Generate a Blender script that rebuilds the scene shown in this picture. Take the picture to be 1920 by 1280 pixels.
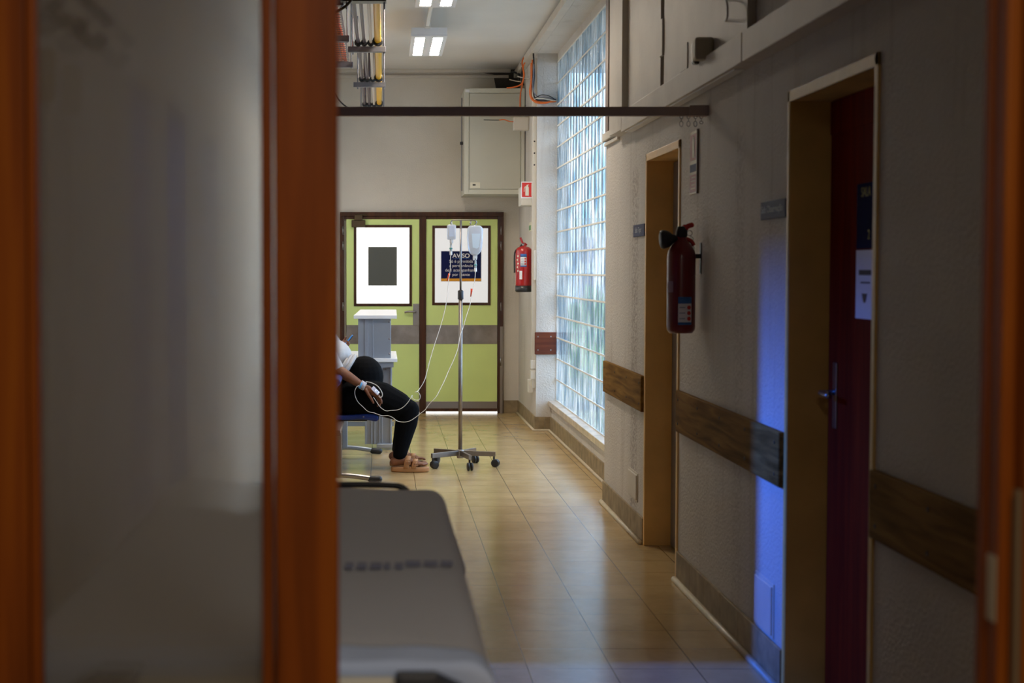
import bpy, math, random
from mathutils import Vector, Matrix, Quaternion
from math import sin, cos, pi, radians, atan2, sqrt

# ------------------------------------------------------------------ clearing
for o in list(bpy.data.objects):
    bpy.data.objects.remove(o, do_unlink=True)
SC = bpy.context.scene
COL = SC.collection
random.seed(7)

# ------------------------------------------------------------------ camera
F = 2976.0                     # focal length in pixels of the 1920 wide frame
HC = 1.51                      # eye height
PITCH = math.atan(133.0 / F)
PX, PY = 718.0, 640.0
cam_d = bpy.data.cameras.new('camera')
cam = bpy.data.objects.new('camera', cam_d)
COL.objects.link(cam)
cam.location = (0, 0, HC)
cam.rotation_euler = (pi / 2 - PITCH, 0, 0)
cam_d.sensor_width = 36.0
cam_d.lens = F / 1920 * 36.0
cam_d.shift_x = (960 - PX) / 1920
cam_d.clip_start = 0.05
cam_d.clip_end = 300
cam_d.dof.use_dof = True
cam_d.dof.focus_distance = 12.3
cam_d.dof.aperture_fstop = 4.0
SC.camera = cam

# ------------------------------------------------------------------ world, exposure
SC.view_settings.view_transform = 'Standard'
SC.view_settings.look = 'None'
SC.view_settings.exposure = 0.22
SC.view_settings.gamma = 1.0
SC.view_settings.use_curve_mapping = False
SC.cycles.use_denoising = True
SC.cycles.max_bounces = 10
SC.cycles.diffuse_bounces = 5
SC.cycles.glossy_bounces = 4
SC.cycles.transmission_bounces = 8
SC.cycles.transparent_max_bounces = 24
SC.cycles.caustics_reflective = False
SC.cycles.caustics_refractive = False
SC.cycles.sample_clamp_indirect = 6.0

W = bpy.data.worlds.new('sky')
SC.world = W
W.use_nodes = True
wn = W.node_tree
wn.nodes.clear()
wo = wn.nodes.new('ShaderNodeOutputWorld')
wb = wn.nodes.new('ShaderNodeBackground')
wb.inputs[0].default_value = (0.68, 0.80, 1.0, 1)      # overcast, cool daylight
wb.inputs[1].default_value = 7.6
wn.links.new(wb.outputs[0], wo.inputs[0])


def area_light(name, loc, rot, sx, sy, power, col, spread=180):
    d = bpy.data.lights.new(name, 'AREA')
    d.shape = 'RECTANGLE'
    d.size, d.size_y = sx, sy
    d.energy = power
    d.color = col
    d.spread = radians(spread)
    o = bpy.data.objects.new(name, d)
    o.location = loc
    o.rotation_euler = rot
    COL.objects.link(o)
    return o


# the room the photographer stands in: one dim warm ceiling lamp behind the camera
area_light('room_lamp', (0.4, 0.2, 2.9), (0, 0, 0), 0.9, 0.3, 25.0, (1.0, 0.89, 0.80))
# added blue light on the left, beamed out through an added opening
area_light('added_blue_light', (-2.52, 6.05, 2.70), (0, radians(-62), 0), 0.55, 0.10, 20.0, (0.03, 0.16, 1.0), 55)


# ------------------------------------------------------------------ pixel -> place on a real plane
def ray(px, py):
    a = (px - PX) / F
    b = (PY - py) / F
    return Vector((a, cos(PITCH) + b * sin(PITCH), -sin(PITCH) + b * cos(PITCH)))


def atY(px, py, Y):
    d = ray(px, py)
    t = Y / d.y
    return Vector((d.x * t, Y, HC + d.z * t))


def atX(px, py, X):
    d = ray(px, py)
    t = X / d.x
    return Vector((X, d.y * t, HC + d.z * t))


# ------------------------------------------------------------------ materials
def nodes_of(m):
    m.use_nodes = True
    nt = m.node_tree
    return nt, nt.nodes['Principled BSDF']


def lin(c):
    return tuple(((x / 255.0 + 0.055) / 1.055) ** 2.4 if x > 10 else x / 255 / 12.92 for x in c)


def M(name, col, rough=0.5, metal=0.0, bump=None, var=None, coat=0.0, spec=0.5, stretch=(1, 1, 1), trans=0.0, sheen=0.0):
    """col linear rgb; bump=(scale,strength); var=(scale,amount)"""
    m = bpy.data.materials.new(name)
    nt, p = nodes_of(m)
    p.inputs['Base Color'].default_value = (*col, 1)
    p.inputs['Roughness'].default_value = rough
    p.inputs['Metallic'].default_value = metal
    p.inputs['Specular IOR Level'].default_value = spec
    p.inputs['Coat Weight'].default_value = coat
    p.inputs['Transmission Weight'].default_value = trans
    p.inputs['Sheen Weight'].default_value = sheen
    tc = nt.nodes.new('ShaderNodeTexCoord')
    mp = nt.nodes.new('ShaderNodeMapping')
    mp.inputs['Scale'].default_value = stretch
    nt.links.new(tc.outputs['Object'], mp.inputs['Vector'])
    if var:
        n = nt.nodes.new('ShaderNodeTexNoise')
        n.inputs['Scale'].default_value = var[0]
        n.inputs['Detail'].default_value = 5
        nt.links.new(mp.outputs[0], n.inputs['Vector'])
        r = nt.nodes.new('ShaderNodeValToRGB')
        a = var[1]
        r.color_ramp.elements[0].position = 0.3
        r.color_ramp.elements[0].color = (*[c * (1 - a) for c in col], 1)
        r.color_ramp.elements[1].position = 0.7
        r.color_ramp.elements[1].color = (*[min(1, c * (1 + a)) for c in col], 1)
        nt.links.new(n.outputs[0], r.inputs[0])
        nt.links.new(r.outputs[0], p.inputs['Base Color'])
    if bump:
        n = nt.nodes.new('ShaderNodeTexNoise')
        n.inputs['Scale'].default_value = bump[0]
        n.inputs['Detail'].default_value = 4
        nt.links.new(mp.outputs[0], n.inputs['Vector'])
        b = nt.nodes.new('ShaderNodeBump')
        b.inputs['Strength'].default_value = bump[1]
        b.inputs['Distance'].default_value = 0.01
        nt.links.new(n.outputs[0], b.inputs['Height'])
        nt.links.new(b.outputs[0], p.inputs['Normal'])
    return m


def emit(name, col, strength):
    m = bpy.data.materials.new(name)
    nt, p = nodes_of(m)
    p.inputs['Base Color'].default_value = (*[min(1, c) for c in col], 1)
    p.inputs['Emission Color'].default_value = (*col, 1)
    p.inputs['Emission Strength'].default_value = strength
    p.inputs['Roughness'].default_value = 0.4
    return m


def wood(name, c1, c2, c3, rough=0.3, axis='z', coat=0.3, spec=0.25):
    m = bpy.data.materials.new(name)
    nt, p = nodes_of(m)
    tc = nt.nodes.new('ShaderNodeTexCoord')
    mp = nt.nodes.new('ShaderNodeMapping')
    mp.inputs['Scale'].default_value = {'z': (14, 14, 0.7), 'y': (14, 0.9, 14), 'x': (0.9, 14, 14)}[axis]
    nt.links.new(tc.outputs['Object'], mp.inputs['Vector'])
    n = nt.nodes.new('ShaderNodeTexNoise')
    n.inputs['Scale'].default_value = 2.0
    n.inputs['Detail'].default_value = 8
    n.inputs['Distortion'].default_value = 0.6
    nt.links.new(mp.outputs[0], n.inputs['Vector'])
    r = nt.nodes.new('ShaderNodeValToRGB')
    e = r.color_ramp.elements
    e[0].position = 0.32
    e[0].color = (*c1, 1)
    e[1].position = 0.7
    e[1].color = (*c3, 1)
    k = e.new(0.5)
    k.color = (*c2, 1)
    nt.links.new(n.outputs[0], r.inputs[0])
    nt.links.new(r.outputs[0], p.inputs['Base Color'])
    b = nt.nodes.new('ShaderNodeBump')
    b.inputs['Strength'].default_value = 0.15
    b.inputs['Distance'].default_value = 0.004
    nt.links.new(n.outputs[0], b.inputs['Height'])
    nt.links.new(b.outputs[0], p.inputs['Normal'])
    p.inputs['Roughness'].default_value = rough
    p.inputs['Coat Weight'].default_value = coat
    p.inputs['Specular IOR Level'].default_value = spec
    return m


def wall_mat(name, col, stains=True):
    """roughcast emulsion paint with scuffs and grime of their own shapes"""
    m = bpy.data.materials.new(name)
    nt, p = nodes_of(m)
    N, L = nt.nodes, nt.links
    tc = N.new('ShaderNodeTexCoord')
    big = N.new('ShaderNodeTexNoise')
    big.inputs['Scale'].default_value = 1.3
    big.inputs['Detail'].default_value = 6
    L.new(tc.outputs['Object'], big.inputs['Vector'])
    r = N.new('ShaderNodeValToRGB')
    r.color_ramp.elements[0].position = 0.3
    r.color_ramp.elements[0].color = (*[c * 0.86 for c in col], 1)
    r.color_ramp.elements[1].position = 0.65
    r.color_ramp.elements[1].color = (*col, 1)
    L.new(big.outputs[0], r.inputs[0])
    out = r.outputs[0]
    if stains:
        mp = N.new('ShaderNodeMapping')
        mp.inputs['Scale'].default_value = (3, 3.2, 0.35)
        L.new(tc.outputs['Object'], mp.inputs['Vector'])
        st = N.new('ShaderNodeTexNoise')
        st.inputs['Scale'].default_value = 1.6
        st.inputs['Detail'].default_value = 8
        st.inputs['Roughness'].default_value = 0.65
        L.new(mp.outputs[0], st.inputs['Vector'])
        rr = N.new('ShaderNodeValToRGB')
        rr.color_ramp.elements[0].position = 0.56
        rr.color_ramp.elements[0].color = (0, 0, 0, 1)
        rr.color_ramp.elements[1].position = 0.74
        rr.color_ramp.elements[1].color = (1, 1, 1, 1)
        L.new(st.outputs[0], rr.inputs[0])
        mx = N.new('ShaderNodeMix')
        mx.data_type = 'RGBA'
        mx.inputs[7].default_value = (col[0] * 0.55, col[1] * 0.5, col[2] * 0.46, 1)
        mm = N.new('ShaderNodeMath')
        mm.operation = 'MULTIPLY'
        mm.inputs[1].default_value = 0.6
        L.new(rr.outputs[0], mm.inputs[0])
        L.new(mm.outputs[0], mx.inputs[0])
        L.new(out, mx.inputs[6])
        out = mx.outputs[2]
        # the scraped, dirty vertical streaks beside the doorways
        sx_ = N.new('ShaderNodeSeparateXYZ')
        L.new(tc.outputs['Object'], sx_.inputs[0])
        gr = N.new('ShaderNodeTexNoise')
        gr.inputs['Scale'].default_value = 60
        gr.inputs['Detail'].default_value = 3
        L.new(tc.outputs['Object'], gr.inputs['Vector'])
        gt = N.new('ShaderNodeMath')
        gt.operation = 'GREATER_THAN'
        gt.inputs[1].default_value = 0.5
        L.new(gr.outputs[0], gt.inputs[0])
        for yc, hw_, am in ((9.08, 0.16, 0.5), (6.42, 0.12, 0.22)):
            ab = N.new('ShaderNodeMath')
            ab.operation = 'SUBTRACT'
            ab.inputs[1].default_value = yc
            L.new(sx_.outputs['Y'], ab.inputs[0])
            a2 = N.new('ShaderNodeMath')
            a2.operation = 'ABSOLUTE'
            L.new(ab.outputs[0], a2.inputs[0])
            mr = N.new('ShaderNodeMapRange')
            mr.interpolation_type = 'SMOOTHSTEP'
            mr.inputs['From Min'].default_value = hw_ * 0.4
            mr.inputs['From Max'].default_value = hw_
            mr.inputs['To Min'].default_value = am
            mr.inputs['To Max'].default_value = 0
            L.new(a2.outputs[0], mr.inputs['Value'])
            mz = N.new('ShaderNodeMapRange')
            mz.inputs['From Min'].default_value = 2.05
            mz.inputs['From Max'].default_value = 2.12
            mz.inputs['To Min'].default_value = 1
            mz.inputs['To Max'].default_value = 0
            L.new(sx_.outputs['Z'], mz.inputs['Value'])
            m3 = N.new('ShaderNodeMath')
            m3.operation = 'MULTIPLY'
            L.new(mr.outputs[0], m3.inputs[0])
            L.new(gt.outputs[0], m3.inputs[1])
            m4 = N.new('ShaderNodeMath')
            m4.operation = 'MULTIPLY'
            L.new(m3.outputs[0], m4.inputs[0])
            L.new(mz.outputs[0], m4.inputs[1])
            mx2 = N.new('ShaderNodeMix')
            mx2.data_type = 'RGBA'
            mx2.inputs[7].default_value = (0.20, 0.15, 0.12, 1)
            L.new(m4.outputs[0], mx2.inputs[0])
            L.new(out, mx2.inputs[6])
            out = mx2.outputs[2]
    L.new(out, p.inputs['Base Color'])
    p.inputs['Roughness'].default_value = 0.7
    p.inputs['Specular IOR Level'].default_value = 0.2
    fine = N.new('ShaderNodeTexNoise')
    fine.inputs['Scale'].default_value = 85
    fine.inputs['Detail'].default_value = 3
    L.new(tc.outputs['Object'], fine.inputs['Vector'])
    b = N.new('ShaderNodeBump')
    b.inputs['Strength'].default_value = 0.6 if stains else 0.3
    b.inputs['Distance'].default_value = 0.010
    L.new(fine.outputs[0], b.inputs['Height'])
    L.new(b.outputs[0], p.inputs['Normal'])
    return m


def floor_mat():
    m = bpy.data.materials.new('floor_tiles')
    nt, p = nodes_of(m)
    N, L = nt.nodes, nt.links
    tc = N.new('ShaderNodeTexCoord')
    mp = N.new('ShaderNodeMapping')
    mp.inputs['Location'].default_value = (-0.23 + 3.2, -0.205 + 3.2, 0)
    L.new(tc.outputs['Object'], mp.inputs['Vector'])
    br = N.new('ShaderNodeTexBrick')
    br.offset = 0.0
    br.squash = 1.0
    br.inputs['Scale'].default_value = 1.0
    br.inputs['Brick Width'].default_value = 0.32
    br.inputs['Row Height'].default_value = 0.32
    br.inputs['Mortar Size'].default_value = 0.0022
    br.inputs['Mortar Smooth'].default_value = 0.1
    br.inputs['Bias'].default_value = 0.0
    br.inputs['Color1'].default_value = (0.56, 0.40, 0.20, 1)
    br.inputs['Color2'].default_value = (0.64, 0.47, 0.24, 1)
    br.inputs['Mortar'].default_value = (0.09, 0.06, 0.03, 1)
    L.new(mp.outputs[0], br.inputs['Vector'])
    n = N.new('ShaderNodeTexNoise')
    n.inputs['Scale'].default_value = 3.0
    n.inputs['Detail'].default_value = 9
    n.inputs['Roughness'].default_value = 0.7
    L.new(tc.outputs['Object'], n.inputs['Vector'])
    r = N.new('ShaderNodeValToRGB')
    r.color_ramp.elements[0].position = 0.3
    r.color_ramp.elements[0].color = (0.72, 0.70, 0.66, 1)
    r.color_ramp.elements[1].position = 0.7
    r.color_ramp.elements[1].color = (1, 1, 1, 1)
    L.new(n.outputs[0], r.inputs[0])
    mx = N.new('ShaderNodeMix')
    mx.data_type = 'RGBA'
    mx.blend_type = 'MULTIPLY'
    mx.inputs[0].default_value = 1.0
    L.new(br.outputs['Color'], mx.inputs[6])
    L.new(r.outputs[0], mx.inputs[7])
    L.new(mx.outputs[2], p.inputs['Base Color'])
    rg = N.new('ShaderNodeMapRange')
    rg.inputs['To Min'].default_value = 0.10
    rg.inputs['To Max'].default_value = 0.26
    L.new(n.outputs[0], rg.inputs['Value'])
    L.new(rg.outputs[0], p.inputs['Roughness'])
    b = N.new('ShaderNodeBump')
    b.inputs['Strength'].default_value = 0.35
    b.inputs['Distance'].default_value = 0.002
    b.invert = True
    L.new(br.outputs['Fac'], b.inputs['Height'])
    n2 = N.new('ShaderNodeTexNoise')
    n2.inputs['Scale'].default_value = 9
    L.new(tc.outputs['Object'], n2.inputs['Vector'])
    b2 = N.new('ShaderNodeBump')
    b2.inputs['Strength'].default_value = 0.06
    b2.inputs['Distance'].default_value = 0.01
    L.new(n2.outputs[0], b2.inputs['Height'])
    L.new(b.outputs[0], b2.inputs['Normal'])
    L.new(b2.outputs[0], p.inputs['Normal'])
    p.inputs['Specular IOR Level'].default_value = 0.45
    return m


def block_mat():
    """pressed, rippled glass block: part see-through, part light-scattering"""
    m = bpy.data.materials.new('rippled_block_glass')
    nt = m.node_tree if m.use_nodes else None
    m.use_nodes = True
    nt = m.node_tree
    N, L = nt.nodes, nt.links
    N.clear()
    out = N.new('ShaderNodeOutputMaterial')
    tc = N.new('ShaderNodeTexCoord')
    mp = N.new('ShaderNodeMapping')
    mp.inputs['Scale'].default_value = (9, 9, 2.6)
    L.new(tc.outputs['Object'], mp.inputs['Vector'])
    n = N.new('ShaderNodeTexNoise')
    n.inputs['Scale'].default_value = 1.0
    n.inputs['Detail'].default_value = 4
    n.inputs['Distortion'].default_value = 0.9
    L.new(mp.outputs[0], n.inputs['Vector'])
    bump = N.new('ShaderNodeBump')
    bump.inputs['Strength'].default_value = 0.8
    bump.inputs['Distance'].default_value = 0.02
    L.new(n.outputs[0], bump.inputs['Height'])
    ramp = N.new('ShaderNodeValToRGB')
    ramp.color_ramp.elements[0].position = 0.38
    ramp.color_ramp.elements[0].color = (0.22, 0.40, 0.52, 1)
    ramp.color_ramp.elements[1].position = 0.58
    ramp.color_ramp.elements[1].color = (0.92, 0.97, 1.0, 1)
    L.new(n.outputs[0], ramp.inputs[0])
    tr = N.new('ShaderNodeBsdfTransparent')
    L.new(ramp.outputs[0], tr.inputs[0])
    tl = N.new('ShaderNodeBsdfTranslucent')
    L.new(ramp.outputs[0], tl.inputs[0])
    L.new(bump.outputs[0], tl.inputs['Normal'])
    gl = N.new('ShaderNodeBsdfGlossy')
    gl.inputs['Roughness'].default_value = 0.12
    L.new(bump.outputs[0], gl.inputs['Normal'])
    m1 = N.new('ShaderNodeMixShader')
    m1.inputs[0].default_value = 0.15
    L.new(tr.outputs[0], m1.inputs[1])
    L.new(tl.outputs[0], m1.inputs[2])
    m2 = N.new('ShaderNodeMixShader')
    fr = N.new('ShaderNodeFresnel')
    geo = N.new('ShaderNodeNewGeometry')
    ior = N.new('ShaderNodeMapRange')            # same reflectance entering and leaving the block
    ior.inputs['To Min'].default_value = 1.55
    ior.inputs['To Max'].default_value = 1 / 1.55
    L.new(geo.outputs['Backfacing'], ior.inputs['Value'])
    L.new(ior.outputs[0], fr.inputs['IOR'])
    L.new(fr.outputs[0], m2.inputs[0])
    L.new(m1.outputs[0], m2.inputs[1])
    L.new(gl.outputs[0], m2.inputs[2])
    L.new(m2.outputs[0], out.inputs[0])
    return m


def pane_mat():
    """hazy, greasy door glass"""
    m = bpy.data.materials.new('hazy_door_glass')
    m.use_nodes = True
    nt = m.node_tree
    N, L = nt.nodes, nt.links
    N.clear()
    out = N.new('ShaderNodeOutputMaterial')
    tr = N.new('ShaderNodeBsdfTransparent')
    tr.inputs[0].default_value = (0.96, 0.97, 0.96, 1)
    rf = N.new('ShaderNodeBsdfRefraction')
    rf.inputs['Color'].default_value = (0.97, 0.98, 0.97, 1)
    rf.inputs['IOR'].default_value = 1.3
    rf.inputs['Roughness'].default_value = 0.15
    gl = N.new('ShaderNodeBsdfGlossy')
    gl.inputs['Roughness'].default_value = 0.08
    a = N.new('ShaderNodeMixShader')
    a.inputs[0].default_value = 0.6
    L.new(tr.outputs[0], a.inputs[1])
    L.new(rf.outputs[0], a.inputs[2])
    b = N.new('ShaderNodeMixShader')
    b.inputs[0].default_value = 0.04
    L.new(a.outputs[0], b.inputs[1])
    L.new(gl.outputs[0], b.inputs[2])
    df = N.new('ShaderNodeBsdfDiffuse')
    df.inputs[0].default_value = (0.75, 0.70, 0.62, 1)
    c = N.new('ShaderNodeMixShader')
    c.inputs[0].default_value = 0.08
    L.new(b.outputs[0], c.inputs[1])
    L.new(df.outputs[0], c.inputs[2])
    L.new(c.outputs[0], out.inputs[0])
    return m


WALL = wall_mat('roughcast_wall_paint', (0.66, 0.62, 0.57))
WALLC = wall_mat('smooth_wall_paint', (0.66, 0.61, 0.53), stains=False)
CEIL = M('ceiling_paint', (0.70, 0.68, 0.64), 0.6, bump=(30, 0.1), var=(1.2, 0.05))
FLOOR = floor_mat()
BLOCK = block_mat()
GROUT = M('block_grout', (0.82, 0.81, 0.76), 0.7, var=(20, 0.1))
MARBLE = M('sill_marble', (0.62, 0.52, 0.42), 0.3, var=(9, 0.22))
SKIRT = M('skirting_tile', (0.29, 0.22, 0.13), 0.55, var=(12, 0.3), spec=0.25)
BEAD = M('floor_bead', (0.62, 0.53, 0.38), 0.4, var=(15, 0.12))
DOORWOOD = wood('red_brown_door_wood', (0.12, 0.006, 0.0012), (0.17, 0.009, 0.0014), (0.22, 0.014, 0.002), 0.7, 'z', 0.0, 0.05)
FRAMEWOOD = wood('varnished_orange_wood', (0.15, 0.032, 0.001), (0.24, 0.054, 0.002), (0.32, 0.085, 0.003), 0.5, 'z', 0.0)
BROWN = wood('dark_brown_door_frame', (0.035, 0.012, 0.005), (0.06, 0.021, 0.008), (0.085, 0.03, 0.011), 0.35, 'z', 0.3)
RAILWOOD = wood('worn_rail_board', (0.10, 0.050, 0.012), (0.20, 0.105, 0.028), (0.30, 0.17, 0.05), 0.75, 'y', 0.0, 0.04)
RAILRED = wood('red_brown_rail_board', (0.09, 0.020, 0.010), (0.13, 0.032, 0.014), (0.18, 0.05, 0.02), 0.35, 'x', 0.2)
YELLOWFRAME = M('ochre_frame_paint', (0.64, 0.43, 0.14), 0.42, bump=(40, 0.15), var=(4, 0.15))
YELLOWFRAME_LIT = M('lit_ochre_frame_paint', (0.90, 0.58, 0.22), 0.42, bump=(40, 0.15), var=(4, 0.1))  # frame ochre with the light on the far door's reveal put into the colour
GREEN = M('pale_green_laminate', (0.66, 0.80, 0.28), 0.42, var=(2, 0.05))
STEEL = M('brushed_steel', (0.30, 0.26, 0.23), 0.42, 1.0, bump=(9, 0.4), var=(7, 0.25), stretch=(1, 1, 1))
STEELD = M('dull_steel', (0.34, 0.30, 0.27), 0.38, 1.0)
CHROME = M('chrome', (0.33, 0.31, 0.31), 0.3, 1.0)
ALU = M('aluminium_profile', (0.42, 0.44, 0.47), 0.38, 0.75)
GREYMET = M('grey_painted_metal', (0.34, 0.37, 0.42), 0.33, 0.35, var=(2, 0.08))
WHITEMET = M('white_laminate', (0.78, 0.78, 0.80), 0.3)
CABINET = M('cabinet_grey_beige', (0.52, 0.51, 0.43), 0.42, var=(2, 0.04))
DARK = M('dark_rubber', (0.012, 0.012, 0.014), 0.5)
BLACK = M('black_plastic', (0.02, 0.02, 0.022), 0.32)
WHITE = M('white_plastic', (0.75, 0.74, 0.70), 0.4)
PANELW = M('painted_panel_board', (0.60, 0.55, 0.48), 0.5, bump=(30, 0.1), var=(3, 0.08))
BROWNMET = M('brown_grey_rail_metal', (0.20, 0.15, 0.13), 0.45, 0.2)
RAILMET = M('taupe_rail_enamel', (0.42, 0.33, 0.29), 0.5)
BLUECH = M('blue_seat_plastic', (0.010, 0.030, 0.17), 0.35, spec=0.35)
RED = M('extinguisher_red', (0.42, 0.010, 0.012), 0.25, coat=0.5)
ORANGE = M('orange_cable', (0.80, 0.16, 0.02), 0.45)
YELLOW = M('yellow_pipe_paint', (0.85, 0.46, 0.0), 0.32)
COPPER = M('dull_copper_pipe', (0.12, 0.09, 0.10), 0.4, 0.6)
PALEPIPE = M('pale_pipe', (0.62, 0.54, 0.46), 0.4)
GALV = M('galvanised_steel', (0.22, 0.22, 0.25), 0.45, 0.8)
SKIN = M('brown_skin', (0.20, 0.072, 0.032), 0.5, bump=(90, 0.12), var=(14, 0.12))
LEGG = M('black_leggings', (0.0022, 0.0022, 0.003), 0.85, bump=(60, 0.1), spec=0.08)
SHIRT = M('white_cotton', (0.50, 0.50, 0.52), 0.8, bump=(25, 0.35))
HAIR = M('black_hair', (0.010, 0.008, 0.007), 0.55, bump=(60, 0.6), stretch=(1, 1, 0.3))
TAN = M('tan_foam', (0.48, 0.235, 0.10), 0.55, bump=(50, 0.1))
SHEET = M('grey_white_sheet', (0.62, 0.635, 0.66), 0.85, bump=(7, 0.8), sheen=0.1)
SHEETB = M('sheet_blue_light', (0.58, 0.70, 0.92), 0.8, bump=(16, 0.6))  # sheet tone with blue light painted in
NAVY = M('navy_print', (0.013, 0.018, 0.08), 0.8, spec=0.05)
SLATEB = M('slate_blue_plate', (0.035, 0.045, 0.12), 0.6, spec=0.15)
AMBER = M('amber_band', (0.75, 0.33, 0.01), 0.5)
PRINTW = M('white_print', (0.8, 0.8, 0.82), 0.5)
PRINTP = M('pale_print', (0.35, 0.40, 0.50), 0.5)
SIGNRED = M('sign_red', (0.60, 0.03, 0.02), 0.4)
SIGNDULL = M('dull_red_print', (0.34, 0.10, 0.08), 0.5)
CREAM = M('cream_print', (0.72, 0.68, 0.55), 0.5)
BLUEPR = M('blue_print', (0.03, 0.14, 0.42), 0.45)
PANEL_L = emit('backlit_white_pane', (1.0, 0.985, 0.97), 1.0)
PANEL_R = emit('backlit_frosted_pane', (0.90, 0.88, 0.86), 0.62)
PANEL_R.node_tree.nodes['Principled BSDF'].inputs['Base Color'].default_value = (0.2, 0.2, 0.2, 1)
DARKPANE = M('dark_grey_notice', (0.085, 0.09, 0.078), 0.35)
TUBE_L = emit('lit_tube', (1.0, 0.87, 0.71), 72.0)
BAG = M('clear_fluid_bag', (0.80, 0.86, 1.0), 0.15, trans=0.45, spec=0.6)
BAGIN = M('bag_fluid_shade', (0.66, 0.75, 0.95), 0.2, trans=0.3)
TUBING = M('white_tubing', (0.78, 0.74, 0.70), 0.25)
TEAL = M('teal_plastic', (0.01, 0.25, 0.23), 0.4)
REDCL = M('orange_red_clamp', (0.85, 0.09, 0.02), 0.4)
CYAN = M('light_blue_tape', (0.10, 0.42, 0.85), 0.5)
PHONEB = M('blue_phone_back', (0.07, 0.30, 0.75), 0.2)
PANE = pane_mat()
GRASS = M('clipped_hedge', (0.16, 0.32, 0.06), 0.8, bump=(9, 1.0), var=(5, 0.5))
ASPH = M('yard_paving', (0.16, 0.13, 0.10), 0.9, var=(3, 0.2))
OUTW = M('outside_white_cladding', (0.75, 0.75, 0.78), 0.6)
OUTB = M('outside_blue_window', (0.03, 0.07, 0.18), 0.3)
GREYLEAF = M('grey_brown_door_leaf', (0.20, 0.17, 0.15), 0.45)
TAPE = M('clear_dressing', (0.42, 0.36, 0.40), 0.2)


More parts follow.
